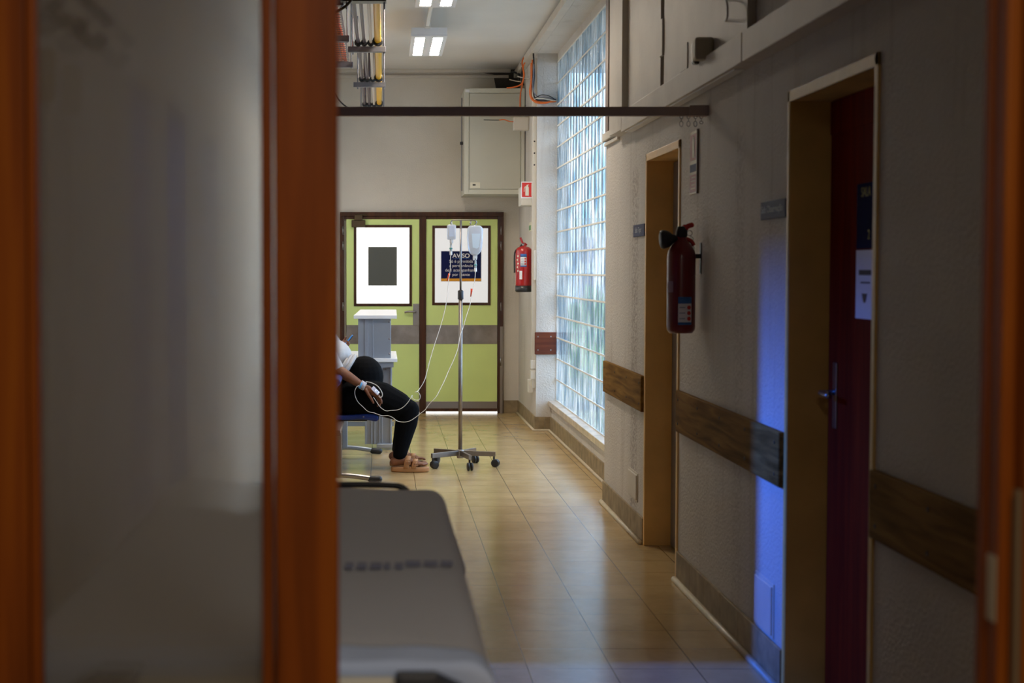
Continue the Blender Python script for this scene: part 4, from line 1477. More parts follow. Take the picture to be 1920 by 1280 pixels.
e = empty('pedestal_cabinet', (-0.07, YD + 0.05, zt), 'grey metal pedestal with sloping white top standing on the desk', 'pedestal')
YP = YD + 0.06
a, b = atY(671.5, 672, YP), atY(733, 597, YP)
m = MB()
m.box(a.x, b.x, YP, YP + 0.34, zt, b.z)
m.build('body', GREYMET, e, bevel=0.003)
m = MB()
m.box(a.x + 0.055, a.x + 0.085, YP - 0.008, YP, zt, b.z)
m.box(a.x + 0.12, a.x + 0.126, YP - 0.004, YP, zt, b.z)
m.build('front_rib', GREYMET, e, bevel=0.003)
for y in (603.5, 635, 663):
    q = atY(730, y, YP)
    MB().lathe((q.x, YP, q.z), [(0.008, 0), (0.008, 0.004), (0.004, 0.006)], 10, (0, -1, 0)).build('bolt', CHROME, e)
m = MB()
x0, x1 = atY(663, 594, YP - 0.04).x, atY(744, 594, YP - 0.04).x
zb, zc = atY(663, 597.5, YP - 0.04).z, atY(663, 591, YP - 0.04).z
y0, y1 = YP - 0.04, YP + 0.40
zback = atY(700, 580, y1).z
m._add([(x0, y0, zb), (x1, y0, zb), (x1, y0, zc), (x0, y0, zc), (x0 + 0.03, y1, zback - 0.03), (x1, y1, zback - 0.03), (x1, y1, zback), (x0 + 0.05, y1, zback)],
       [(0, 1, 2, 3), (4, 7, 6, 5), (0, 4, 5, 1), (1, 5, 6, 2), (2, 6, 7, 3), (3, 7, 4, 0)])
m.build('sloping_top', WHITEMET, e, bevel=0.002)

# ------------------------------------------------------------------ waiting bench
e = empty('waiting_bench', (-0.35, 12.1, 0), 'blue plastic waiting seats on a steel beam under the patient', 'bench')
m = MB()
m.box(-0.36, -0.30, 11.2, 13.1, 0.34, 0.38)
m.build('beam', BROWNMET, e, bevel=0.004)


def seat(yc, folded=False):
    m = MB()
    hw = 0.235
    if not folded:
        prof = [(-0.47, 0.455), (-0.42, 0.432), (-0.30, 0.424), (-0.15, 0.436), (-0.07, 0.436), (-0.035, 0.420), (-0.028, 0.395), (-0.05, 0.377), (-0.10, 0.386), (-0.16, 0.395), (-0.30, 0.385), (-0.42, 0.392), (-0.48, 0.42)]
        m.prism(prof, 'y', yc - hw, yc + hw)
        s_ = m.build('seat', BLUECH, e, smooth=True, bevel=0.012, seg=3)
        MB().lathe((-0.145, yc - hw - 0.003, 0.415), [(0.006, 0), (0.006, 0.003)], 10, (0, -1, 0)).build('seat_bolt', CHROME, e)
        MB().box(-0.36, -0.12, yc - 0.05, yc + 0.05, 0.365, 0.39).build('seat_bracket', DARK, e)
    else:
        prof = [(-0.46, 0.50), (-0.43, 0.50), (-0.36, 0.62), (-0.318, 0.685), (-0.305, 0.700), (-0.300, 0.718), (-0.318, 0.735), (-0.35, 0.742), (-0.40, 0.748), (-0.46, 0.74)]
        m.prism(prof, 'y', yc - hw, yc + hw)
        m.build('seat', BLUECH, e, smooth=True, bevel=0.010, seg=3)
    # backrest
    m = MB()
    pts = [(-0.48, 0.45), (-0.58, 0.60), (-0.655, 0.80), (-0.68, 0.88)]
    m.prism([(x, z) for x, z in pts] + [(x - 0.025, z) for x, z in reversed(pts)], 'y', yc - hw, yc + hw)
    m.build('backrest', BLUECH, e, smooth=False, bevel=0.012, seg=3)


seat(11.56, True)
seat(12.10)
seat(12.64)
for Y in (11.24, 13.02):
    m = MB()
    m.box(-0.335, -0.292, Y - 0.02, Y + 0.02, 0.05, 0.36)
    lg = m.build('leg', STEELD if Y < 12 else GREYMET, e, bevel=0.005)
    m = MB()
    m.tube(spline([(-0.60, Y, 0.022), (-0.45, Y, 0.042), (-0.31, Y, 0.055), (-0.20, Y, 0.048), (-0.10, Y, 0.034), (-0.06, Y, 0.028)], 5), 0.018, 12)
    m.build('foot_bar', CHROME if Y < 12 else GREYMET, lg, smooth=True)
    MB().capsule((-0.085, Y, 0.028), (-0.03, Y, 0.027), 0.024, 0.026).build('foot_cap', DARK, lg, smooth=True)
    MB().capsule((-0.59, Y, 0.026), (-0.62, Y, 0.026), 0.024, 0.025).build('foot_cap', DARK, lg, smooth=True)

# ------------------------------------------------------------------ drip stand
SXc, SYc = atY(863, 850, 12.2).x, 12.2
e = empty('drip_stand', (SXc, SYc, 0), 'chrome drip stand on five castors carrying two fluid bags', 'drip stand')
ztop = atY(863, 413, SYc).z
zmid = atY(863, 549, SYc).z
MB().tube([(SXc, SYc, 0.07), (SXc, SYc, zmid)], 0.0155, 16).build('lower_pole', STEEL, e, smooth=True)
MB().tube([(SXc, SYc, zmid), (SXc, SYc, ztop)], 0.0085, 12).build('upper_pole', CHROME, e, smooth=True)
m = MB()
m.lathe((SXc, SYc, zmid - 0.05), [(0.021, 0), (0.022, 0.004), (0.022, 0.065), (0.014, 0.072)], 16)
m.build('height_clamp', BLACK, e, smooth=True)
m = MB()
xl_, xr_ = atY(844, 412, SYc).x, atY(893, 412, SYc).x
xsb, xbb = atY(846.5, 420, SYc).x, atY(890.5, 424, SYc).x
m.tube(spline([(xsb, SYc, ztop - 0.045), (xsb - 0.006, SYc, ztop - 0.02), (xsb + 0.006, SYc, ztop), (SXc - 0.05, SYc, ztop + 0.002), (SXc, SYc, ztop + 0.002), (xbb - 0.03, SYc, ztop + 0.002), (xr_ - 0.006, SYc, ztop - 0.003), (xr_ + 0.002, SYc, ztop - 0.018), (xbb + 0.004, SYc, ztop - 0.03), (xbb, SYc, ztop - 0.045)], 6), 0.0045, 8)
m.tube(spline([(xbb - 0.035, SYc + 0.05, ztop - 0.02), (xbb - 0.03, SYc + 0.01, ztop - 0.004), (xbb - 0.035, SYc - 0.03, ztop - 0.03), (xbb - 0.04, SYc - 0.045, ztop - 0.02)], 6), 0.004, 8)
m.build('hook_bar', CHROME, e, smooth=True)
m = MB()
m.lathe((SXc, SYc, 0.065), [(0.026, 0), (0.028, 0.01), (0.028, 0.06), (0.018, 0.068)], 20)
m.build('hub', STEELD, e, smooth=True)
for k, an in enumerate((-8, -77, -146, 135, 62)):
    a = radians(an)
    d = Vector((cos(a), sin(a), 0))
    n_ = Vector((-sin(a), cos(a), 0))
    c = Vector((SXc, SYc, 0))
    m = MB()
    L0, L1 = 0.0, 0.272
    vs = []
    for t, zz0, zz1 in ((L0, 0.085, 0.125), (L1, 0.082, 0.118)):
        for s_ in (-0.011, 0.011):
            vs += [c + d * t + n_ * s_ + Vector((0, 0, zz0)), c + d * t + n_ * s_ + Vector((0, 0, zz1))]
    m._add(vs, [(0, 1, 3, 2), (4, 6, 7, 5), (0, 4, 5, 1), (2, 3, 7, 6), (1, 5, 7, 3), (0, 2, 6, 4)])
    lg = m.build('leg', STEEL, e, bevel=0.002)
    # castor
    wc = c + d * (L1 - 0.012)
    sw = radians((-20, -80, 20, 60, -60)[k])
    ax = Vector((cos(sw + pi / 2), sin(sw + pi / 2), 0))
    off = Vector((cos(sw), sin(sw), 0)) * 0.012
    m = MB()
    for s_ in (-1, 1):
        m.lathe(wc + off + ax * (0.004 * s_) + Vector((0, 0, 0.031)), [(0.024, 0), (0.031, 0.003), (0.031, 0.015), (0.024, 0.018)], 20, ax * s_)
    cs = m.build('castor', BLACK, lg, smooth=True)
    m = MB()
    m.tube([wc + Vector((0, 0, 0.03)), wc + Vector((0, 0, 0.088))], 0.008, 8)
    m.build('castor_stem', BLACK, lg)


# fluid bags
def bag(name, prof, yb, label, cat):
    pass


e1 = empty('small_fluid_bag', (xsb, SYc, 1.76), 'small clear fluid bag hanging on the left hook of the drip stand', 'fluid bag')
a, b = atY(838, 449, SYc), atY(855, 421, SYc)
m = MB()
zc = (a.z + b.z) / 2
hw, hh = (b.x - a.x) / 2, (b.z - a.z) / 2
xc = (a.x + b.x) / 2
prof = [(-0.8, -1), (0.8, -1), (0.95, -0.9), (1, 0.8), (0.8, 1), (-0.8, 1), (-1, 0.8), (-0.95, -0.9)]
m.prism([(xc + p[0] * hw, zc + p[1] * hh) for p in prof], 'y', SYc - 0.018, SYc + 0.018)
m.build('pouch', BAG, e1, bevel=0.012, seg=3, smooth=True)
m = MB()
m.box(xc - hw * 0.55, xc + hw * 0.6, SYc - 0.0195, SYc - 0.018, zc - hh * 0.6, zc + hh * 0.75)
m.build('printed_panel', BAGIN, e1)
m = MB()
m.tube(spline([(xsb - 0.008, SYc, b.z - 0.004), (xsb, SYc, b.z + 0.022), (xsb + 0.008, SYc, b.z - 0.004)], 5), 0.003, 8)
m.build('hanging_loop', PRINTW, e1)
m = MB()
m.lathe((xc, SYc, a.z - 0.03), [(0.009, 0), (0.013, 0.004), (0.014, 0.028), (0.018, 0.033)], 14)
m.build('port', PRINTW, e1, smooth=True)

e2 = empty('large_fluid_bag', (xbb, SYc, 1.64), 'large clear fluid bag hanging on the right hook of the drip stand', 'fluid bag')
pts = [(-13, 424), (-9, 422.5), (9, 422.5), (14, 425), (16, 432), (15.5, 445), (14, 462), (12.5, 470), (8, 476), (3, 479), (-4, 479), (-9, 476), (-12.5, 470), (-14.5, 460), (-15.5, 445), (-15, 430)]
m = MB()
m.prism([(atY(890.5 + p[0] * 0.95, p[1], SYc).x, atY(890, p[1], SYc).z) for p in pts], 'y', SYc - 0.028, SYc + 0.028)
m.build('pouch', BAG, e2, bevel=0.022, seg=4, smooth=True)
m = MB()
m.prism([(atY(x, 430, SYc).x, atY(x, y, SYc).z) for x, y in ((884, 438), (900, 438), (898, 463), (894, 466), (886, 464))], 'y', SYc - 0.0305, SYc - 0.0285)
m.build('printed_panel', M('pale_bag_panel', (0.55, 0.66, 0.78), 0.3), e2)
m = MB()
m.tube([(xbb, SYc, atY(890, 424, SYc).z - 0.004), (xbb, SYc, ztop - 0.04)], 0.004, 8)
m.build('hanging_loop', PRINTW, e2)
m = MB()
zp = atY(890, 486, SYc).z
m.box(xbb - 0.014, xbb + 0.018, SYc - 0.012, SYc + 0.012, zp + 0.006, zp + 0.036)
m.lathe((xbb - 0.008, SYc, zp - 0.008), [(0.006, 0), (0.008, 0.004), (0.008, 0.03)], 10)
m.lathe((xbb + 0.010, SYc, zp - 0.004), [(0.006, 0), (0.007, 0.004), (0.007, 0.03)], 10)
m.build('port', PRINTW, e2, bevel=0.003)


def chamber(parent, px, y0, y1, ring):
    """drip chamber between pixel rows y0 and y1"""
    t, b = atY(px, y0, SYc), atY(px, y1, SYc)
    H = t.z - b.z
    m = MB()
    m.lathe(b, [(0.003, 0), (0.007, 0.01), (0.009, H * 0.3), (0.009, H * 0.7), (0.0075, H * 0.72), (0.008, H * 0.9), (0.003, H)], 14)
    m.build('drip_chamber', M('chamber_grey', (0.45, 0.50, 0.52), 0.15, trans=0.3), parent, smooth=True)
    m = MB()
    rz = atY(px, ring, SYc)
    m.lathe((rz.x, SYc, rz.z - 0.004), [(0.011, 0), (0.013, 0.002), (0.013, 0.006), (0.011, 0.008)], 14)
    m.build('green_ring', TEAL, parent)
    m = MB()
    m.lathe((b.x, SYc, b.z - 0.002), [(0.006, 0), (0.0105, 0.004), (0.0105, 0.03)], 12)
    m.build('chamber_cap', PRINTW, parent)


def clamp(parent, x0, y0, x1, y1, Y):
    a, b = atY(x0, y0, Y), atY(x1, y1, Y)
    m = MB()
    m.tube([a, a.lerp(b, 0.3), b], [0.010, 0.008, 0.006], 8, flat=((0, 1, 0), 0.9))
    m.build('roller_clamp', REDCL, parent, smooth=True)
    m = MB()
    c = a.lerp(b, 0.35)
    m.lathe(c + Vector((0, -0.011, 0)), [(0.005, 0), (0.005, 0.006)], 10, (0, 1, 0))
    m.build('clamp_wheel', M('clamp_wheel_dark', (0.35, 0.02, 0.01), 0.4) if False else SIGNRED, parent)


HY_ = 11.80
L1 = empty('infusion_line', (xc, SYc, 1.7), 'thin tube from the small fluid bag looping over the knee to the hand', 'infusion tube', 'infusion tubes')
chamber(L1, 845.5, 456, 478, 466)
path = [(845, 478), (844.5, 500), (843, 514), (841, 526), (838, 560), (832, 590), (824, 618), (815, 645), (807, 672), (801, 695), (795, 715), (784, 732), (779, 735, -.15)]
path = [(x, y, 0 if not r else r[0]) for x, y, *r in path]
pts = []
for i, (x, y, d) in enumerate(path):
    f = i / (len(path) - 1)
    pts.append(atY(x, y, SYc + (HY_ - 0.02 - SYc) * f ** 1.5))
yk = HY_ - 0.03
pts += [atY(x, y, yk) for x, y in ((784, 735), (788, 742), (786, 749), (779, 750), (773, 746), (773, 741))]
pts += [atY(x, y, HY_ - 0.05) for x, y in ((770, 746), (764, 755), (756, 763), (746, 768), (733, 769), (724, 770), (714, 764), (706, 753), (700, 744))]
MB().tube(spline(pts, 5), 0.0023, 8).build('tubing', TUBING, L1, smooth=True)
clamp(L1, 842.5, 513, 838.5, 526, SYc - 0.02)
L2 = empty('infusion_line', (xbb, SYc, 1.6), 'thin tube from the large fluid bag drooping under the thigh to the wrist', 'infusion tube', 'infusion tubes')
chamber(L2, 891.5, 487, 509, 496.5)
path = [(891.5, 509), (890, 525), (887, 542), (884, 556), (881, 572), (873, 597), (868, 615), (863, 628), (860, 645), (858, 655), (850, 676), (842, 693), (834, 712), (826, 728), (818, 743), (805, 757), (797, 768), (788, 775), (778, 783), (768, 789), (757, 791), (745, 789), (737, 783), (728, 779), (716, 779), (702, 774), (690, 771), (680, 762), (671, 753), (666, 742), (665.5, 732), (669, 725), (673, 722)]
pts = []
for i, (x, y) in enumerate(path):
    f = min(1.0, i / 14)
    pts.append(atY(x, y, SYc - 0.03 + (HY_ - 0.045 - SYc + 0.03) * f ** 1.5))
MB().tube(spline(pts, 5), 0.0023, 8).build('tubing', TUBING, L2, smooth=True)
clamp(L2, 884.5, 541, 883, 556, SYc - 0.02)

# ------------------------------------------------------------------ the patient
PER = empty('person', (atY(660, 750, 12.1).x, 12.1, 0), 'seated patient in white top, black leggings and tan sandals, holding a phone', 'person')


def P(x, y, Y):
    return atY(x, y, Y)


YN, YFar = 11.95, 12.27      # near and far leg planes
body = MB()
# head, neck, torso
head = P(588, 566, 12.1)
body.ell(head, (0.088, 0.076, 0.112))
body.ell(head + Vector((0.045, 0, -0.045)), (0.048, 0.052, 0.055))         # jaw
body.ell(head + Vector((0.092, 0, -0.012)), (0.018, 0.014, 0.022))         # nose
body.ell(head + Vector((0.084, 0, -0.050)), (0.014, 0.024, 0.010))         # lips
for s_ in (-1, 1):
    body.ell(head + Vector((0.0, 0.076 * s_, -0.008)), (0.020, 0.010, 0.030))   # ears
    body.ell(head + Vector((0.072, 0.032 * s_, 0.012)), (0.018, 0.020, 0.012))  # brow and lids
body.capsule(P(592, 590, 12.1), P(600, 618, 12.1), 0.052, 0.060)
body.chain([P(602, 632, 12.1), P(618, 668, 12.1), P(640, 712, 12.1), P(655, 748, 12.1)], [0.105, 0.120, 0.125, 0.13])
body.chain([P(600, 630, 11.93), P(602, 628, 12.1), P(600, 630, 12.27)], [0.060, 0.075, 0.060])
# near arm
body.chain([P(601, 632, 11.92), P(628, 690, 11.83), P(650, 704, 11.81), P(664, 713, 11.81), P(675, 720, 11.81), P(682, 724, 11.81)], [0.052, 0.043, 0.040, 0.034, 0.028, 0.026])
# hand
HYc = 11.81
body.capsule(P(682, 724, HYc), P(702, 737, HYc - 0.018), 0.022, 0.017)
body.capsule(P(682, 724, HYc), P(700, 740, HYc + 0.022), 0.022, 0.016)
body.capsule(P(690, 728, HYc - 0.01), P(704, 737, HYc + 0.004), 0.023, 0.018)
fing = [(-0.030, (705, 737), (712, 744), (715, 751), (715.5, 756)),
        (-0.010, (705, 738), (711, 747), (713, 754), (712, 760)),
        (0.010, (703, 740), (708, 749), (709, 756), (708, 761)),
        (0.030, (700, 742), (704, 750), (705, 756), (704, 760))]
for dy, *jj in fing:
    body.chain([P(x, y, HYc + dy) for x, y in jj], [0.0105, 0.0095, 0.0085, 0.0075])
body.chain([P(686, 731, HYc - 0.03), P(692, 741, HYc - 0.045), P(697, 749, HYc - 0.045), P(700, 755, HYc - 0.040)], [0.013, 0.0115, 0.010, 0.0085])
# far arm holding the phone
body.chain([P(600, 630, 12.28), P(622, 668, 12.38), P(640, 647, 12.22)], [0.050, 0.040, 0.026])
body.capsule(P(640, 647, 12.22), P(646, 643, 12.19), 0.024, 0.020)
for k in range(4):
    y = 641 + k * 1.3
    body.chain([P(644, y, 12.20 - 0.01 * k), P(650, y - 1.5 + k * .6, 12.165), P(654 - k * 0.6, y + 1, 12.145), P(655 - k, y + 3.5, 12.16)], [0.010, 0.009, 0.008, 0.0075])
body.chain([P(643, 641, 12.235), P(647, 636, 12.24), P(648.5, 632, 12.235)], [0.012, 0.010, 0.008])
# legs and feet
for (Y, dx, dy, fy) in ((YN, 0, 0, 11.86), (YFar, -3, -3, 12.22)):
    k = 0 if Y == YN else 1
    body.chain([P(665 + dx, 745 + dy, Y), P(720 + dx, 752 + dy, Y), P(766 + dx, 770 + dy, Y), P(761 + dx, 800 + dy, Y - 0.02), P(751 + dx, 838 + dy, fy), P(747.5 + dx, 858 + dy - k * 8, fy)], [0.10, 0.095, 0.060, 0.052, 0.038, 0.034])
    bx = P(747 + dx, 862, fy).x
    body.chain([(bx - 0.030, fy, 0.078), (bx + 0.02, fy, 0.088), (bx + 0.10, fy, 0.074), (bx + 0.150, fy, 0.062)], [0.034, 0.036, 0.030, 0.022])
    for j, ln in enumerate((0.215, 0.212, 0.205, 0.196, 0.185)):
        yy = fy - 0.034 + j * 0.017 if k == 1 else fy + 0.034 - j * 0.017
        body.chain([(bx + 0.145, yy, 0.062), (bx + ln - 0.02, yy, 0.064), (bx + ln, yy, 0.058)], [0.013, 0.0105 - 0.0006 * j, 0.009])
body.build('body', SKIN, PER, remesh=0.0045, smo=3)

# leggings
lg = MB()
lg.ell(P(683, 706, 12.1), (0.148, 0.175, 0.160))
lg.ell(P(668, 722, 12.1), (0.155, 0.185, 0.165))
lg.chain([P(655, 745, 12.05), P(655, 745, 12.16)], [0.145, 0.145])
lg.chain([P(664, 745, YN), P(714, 747.5, YN - 0.01), P(744, 760, YN - 0.02), P(766, 769, YN - 0.03), P(763, 792, YN - 0.04), P(756, 822, YN - 0.06), P(749.5, 852, 11.865)], [0.135, 0.130, 0.112, 0.083, 0.080, 0.066, 0.052])
lg.chain([P(664, 742, YFar), P(711, 745, YFar), P(741, 757, YFar), P(763, 766, YFar), P(760, 788, YFar - 0.01), P(753, 818, YFar - 0.03), P(747, 842, 12.23)], [0.135, 0.125, 0.108, 0.080, 0.078, 0.064, 0.050])
lg.build('leggings', LEGG, PER, remesh=0.007, smo=4)

# top
tp = MB()
tp.chain([P(600, 632, 12.1), P(616, 664, 12.1), P(634, 694, 12.1)], [0.118, 0.134, 0.142])
tp.chain([P(599, 632, 11.93), P(602, 628, 12.1), P(599, 632, 12.27)], [0.070, 0.085, 0.070])
tp.ell(P(627, 668, 12.1), (0.135, 0.175, 0.130))
tp.chain([P(601, 634, 11.92), P(622, 676, 11.85), P(630, 688, 11.835)], [0.066, 0.060, 0.055])
tp.chain([P(600, 632, 12.28), P(614, 656, 12.34)], [0.064, 0.056])
t_ = tp.build('cotton_top', SHIRT, PER, remesh=0.007, smo=4)
m = MB()
for (x0, y0, x1, y1, w_) in ((666, 666, 644, 700, 0.018), (660, 665, 640, 694, 0.013), (651, 672, 638, 690, 0.010)):
    a, b = P(x0, y0, 11.98), P(x1, y1, 11.90)
    m.tube(spline([a, a.lerp(b, 0.5) + Vector((0.004, -0.035, 0.0)), b], 5), [w_ * 0.7] + [w_] * 9 + [w_ * 0.8], 10)
m.build('gathered_hem', SHIRT, t_, smooth=True)

# hair and eyes
hr = MB()
hr.ell(head + Vector((-0.028, 0, 0.03)), (0.092, 0.088, 0.110))
hr.ell(head + Vector((-0.085, 0, 0.035)), (0.060, 0.060, 0.060))
hr.build('hair', HAIR, PER, remesh=0.008, smo=2)
for s_ in (-1, 1):
    MB().ell(head + Vector((0.082, 0.032 * s_, 0.006)), (0.010, 0.012, 0.008)).build('eye', BLACK, PER, smooth=True)


# sandals
def sandal(bx, fy, tag_):
    m = MB()
    n = 28
    out = []
    for k in range(n):
        a = 2 * pi * k / n
        u = cos(a)
        x = bx + 0.087 + 0.145 * u
        wdt = 0.046 + 0.007 * u
        out.append((x, fy + wdt * sin(a) * (1.0 if abs(u) < 2 else 1)))
    out = [(p[0], p[1]) for p in out]
    m.prism(out, 'z', 0.002, 0.042)
    s0 = m.build('sandal', TAN, PER, smooth=True, bevel=0.010, seg=3)
    for (x, w_, hgt) in ((bx + 0.075, 0.020, 0.122), (bx + 0.130, 0.018, 0.100)):
        m = MB()
        def fn(u, v, x=x, w_=w_, hgt=hgt):
            a = pi * u
            return Vector((x + 0.018 * (1 - sin(a)) * -1 + (v - 0.5) * 2 * w_, fy - 0.050 * cos(a), 0.030 + (hgt - 0.030) * sin(a) ** 0.75))
        m.grid(fn, 16, 2)
        st = m.build('strap', TAN, s0, smooth=True, solid=0.005)
        m = MB()
        c = Vector((x - 0.004, fy - 0.046, (hgt + 0.03) * 0.5 + 0.004))
        for (dx0, dx1, dz0, dz1) in ((-0.019, 0.019, 0.013, 0.019), (-0.019, 0.019, -0.019, -0.013), (-0.019, -0.013, -0.013, 0.013), (0.013, 0.019, -0.013, 0.013), (-0.002, 0.002, -0.013, 0.013)):
            m.box(c.x + dx0, c.x + dx1, c.y - 0.011, c.y - 0.004, c.z + dz0, c.z + dz1)
        m.build('buckle', M('tan_buckle', (0.42, 0.20, 0.09), 0.35), s0, bevel=0.002)
    return s0


sandal(P(747, 862, 11.86).x, 11.86, 'near')
sandal(P(744, 862, 12.22).x, 12.22, 'far')

# dressing and wrist band
m = MB()
m.tube([P(675, 719.5, 11.81), P(684, 725, 11.81)], [0.033, 0.031], 16, flat=((0, 1, 0), 1.0))
m.build('wrist_dressing', M('white_dressing', (0.50, 0.48, 0.56), 0.4, bump=(40, 0.5)), PER, smooth=True)
m = MB()
m.tube([P(671, 723, 11.795), P(675, 727, 11.775), P(678.5, 717, 11.775)], [0.007, 0.008, 0.006], 8)
m.build('blue_tape', CYAN, PER, smooth=True)
m = MB()
c = P(703, 733, HYc - 0.028)
u_ = (P(712, 742, HYc) - P(698, 728, HYc)).normalized()
v_ = Vector((0, -0.6, -0.5)).normalized()
v_ = (v_ - u_ * v_.dot(u_)).normalized()
nn = u_.cross(v_).normalized()
if nn.y > 0:
    nn = -nn
c = c + nn * 0.004
def slab(m, c, hu, hv, t):
    vs = []
    for k in (0, t):
        for su, sv in ((-1, -1), (1, -1), (1, 1), (-1, 1)):
            vs.append(c + u_ * hu * su + v_ * hv * sv + nn * k)
    m._add(vs, [(0, 3, 2, 1), (4, 5, 6, 7), (0, 1, 5, 4), (1, 2, 6, 5), (2, 3, 7, 6), (3, 0, 4, 7)])
slab(m, c, 0.034, 0.026, 0.004)
m.build('cannula_dressing', TAPE, PER, bevel=0.002)
m = MB()
slab(m, c + nn * 0.004 + u_ * 0.012, 0.018, 0.015, 0.003)
m.build('white_label', PRINTW, PER)
m = MB()
slab(m, c + nn * 0.0065 + u_ * 0.014, 0.009, 0.003, 0.002)
m.build('label_mark', BLUEPR, PER)
m = MB()
ring = [P(686, 715, HYc - 0.04), P(695, 717, HYc - 0.045), P(706, 722, HYc - 0.048), P(714, 731, HYc - 0.05), P(717, 740, HYc - 0.05), P(714, 745, HYc - 0.05), P(710, 743, HYc - 0.05)]
m.tube(spline(ring, 5), 0.003, 8)
m.tube(spline([P(687, 716, HYc - 0.035), P(684, 724, HYc - 0.045), P(681, 731, HYc - 0.035)], 5), 0.003, 8)
m.build('cannula_tube', TUBING, PER, smooth=True)

# phone
ph = empty('mobile_phone', P(652, 640, 12.19), 'slim phone with a blue back held up by the patient', 'phone')
a, b = P(646.5, 645.5, 12.19), P(661, 628, 12.19)
d = (b - a).normalized()
nrm = Vector((-d.z, 0, d.x))
m = MB()
vs = []
for off in (-0.005, 0.005):
    for q, s_ in ((a, -1), (b, -1), (b, 1), (a, 1)):
        vs.append(q + nrm * off + Vector((0, 0.036 * s_, 0)) )
fcs = [(0, 1, 2, 3), (4, 7, 6, 5), (0, 4, 5, 1), (1, 5, 6, 2), (2, 6, 7, 3), (3, 7, 4, 0)]
m._add(vs, fcs)
m.build('case', PHONEB, ph, bevel=0.003)
m = MB()
vs = []
for off in (-0.0095, -0.0052):
    for q, s_ in ((a, -1), (b, -1), (b, 1), (a, 1)):
        vs.append(q + nrm * off + Vector((0, 0.037 * s_, 0)))
m._add(vs, fcs)
m.build('bumper', BLACK, ph, bevel=0.002)

# ------------------------------------------------------------------ gurney in the foreground
e = empty('hospital_gurney', (-0.21, 3.4, 0), 'hospital gurney with grey-white sheet standing close behind the glazed door', 'gurney')
GX0, GX1, GY0, GY1, GZ = -0.60, 0.172, 2.362, 4.40, 0.918
m = MB()
m.box(GX0 + 0.03, GX1 - 0.03, GY0 + 0.03, GY1 - 0.03, 0.80, GZ - 0.015)
m.build('mattress', M('grey_vinyl', (0.10, 0.09, 0.10), 0.5), e, bevel=0.04, seg=4)
import mathutils


def sheet_fn(u, v):
    # u across, v along; edges roll over and hang
    y = GY0 + (GY1 - GY0) * v
    wdt = GX1 - GX0
    s = (u - 0.5) * 2
    hang = 0.20 + 0.05 * sin(y * 2.1 + s)
    total = wdt / 2 + hang
    d = abs(s) * total
    r = 0.05
    if d < wdt / 2 - r:
        x, z = d, GZ
    elif d < wdt / 2 - r + r * pi / 2:
        a = (d - (wdt / 2 - r)) / r
        x, z = wdt / 2 - r + r * sin(a), GZ - r + r * cos(a)
    else:
        q = d - (wdt / 2 - r + r * pi / 2)
        x, z = wdt / 2 + 0.05 * (q / hang) + 0.008 * sin(y * 16 + s * 3) * (q / hang), GZ - r - q
    if s < 0:
        x = -x
        x = max(x, -wdt / 2 - 0.012)
    # rounded far corners
    e_ = max(0.0, (v - 0.93) / 0.07)
    z -= 0.05 * e_ ** 2.5
    x *= 1 - 0.05 * e_ ** 3
    # soft undulation
    nz = mathutils.noise.noise(Vector((x * 5, y * 3, 0))) * 0.007
    nz += 0.028 * math.exp(-((x + 0.25) / 0.16) ** 2 - ((v - 0.93) / 0.10) ** 2)      # pillow lump at the far end
    return Vector(((GX0 + GX1) / 2 + x, y, z + nz))


m = MB()
m.grid(sheet_fn, 90, 90)
sh = m.build('sheet', SHEET, e, smooth=True, solid=0.004)
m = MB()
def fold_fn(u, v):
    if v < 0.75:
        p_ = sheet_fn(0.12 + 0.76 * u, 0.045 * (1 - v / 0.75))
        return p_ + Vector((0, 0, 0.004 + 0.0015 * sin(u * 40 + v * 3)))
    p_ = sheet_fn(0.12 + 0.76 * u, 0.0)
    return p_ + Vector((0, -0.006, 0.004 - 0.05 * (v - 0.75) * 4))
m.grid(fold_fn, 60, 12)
m.build('blue_lit_fold', SHEETB, e, smooth=True, solid=0.006)  # strip at the near end of the sheet, its blue cast painted on
# printed woven marks on the sheet
m = MB()
random.seed(3)
x = -0.075
yq = 3.14
while x < 0.135:
    wd = random.uniform(0.012, 0.03)
    m.box(x, x + wd, yq - 0.022 + (0.03 if x > 0.03 else 0), yq + 0.022 + (0.02 if x > 0.03 else 0), GZ + 0.004, GZ + 0.0075)
    x += wd + random.uniform(0.004, 0.010)
m.build('woven_mark', M('navy_weave', (0.30, 0.32, 0.44), 0.85), e)
# far end rail and strap
m = MB()
m.tube(spline([(-0.50, GY1 + 0.04, 0.905), (-0.2, GY1 + 0.04, 0.908), (0.0, GY1 + 0.04, 0.908), (0.055, GY1 + 0.04, 0.900), (0.075, GY1 + 0.03, 0.87), (0.075, GY1 + 0.01, 0.80)], 6), 0.009, 10)
m.build('end_rail', BLACK, e, smooth=True)
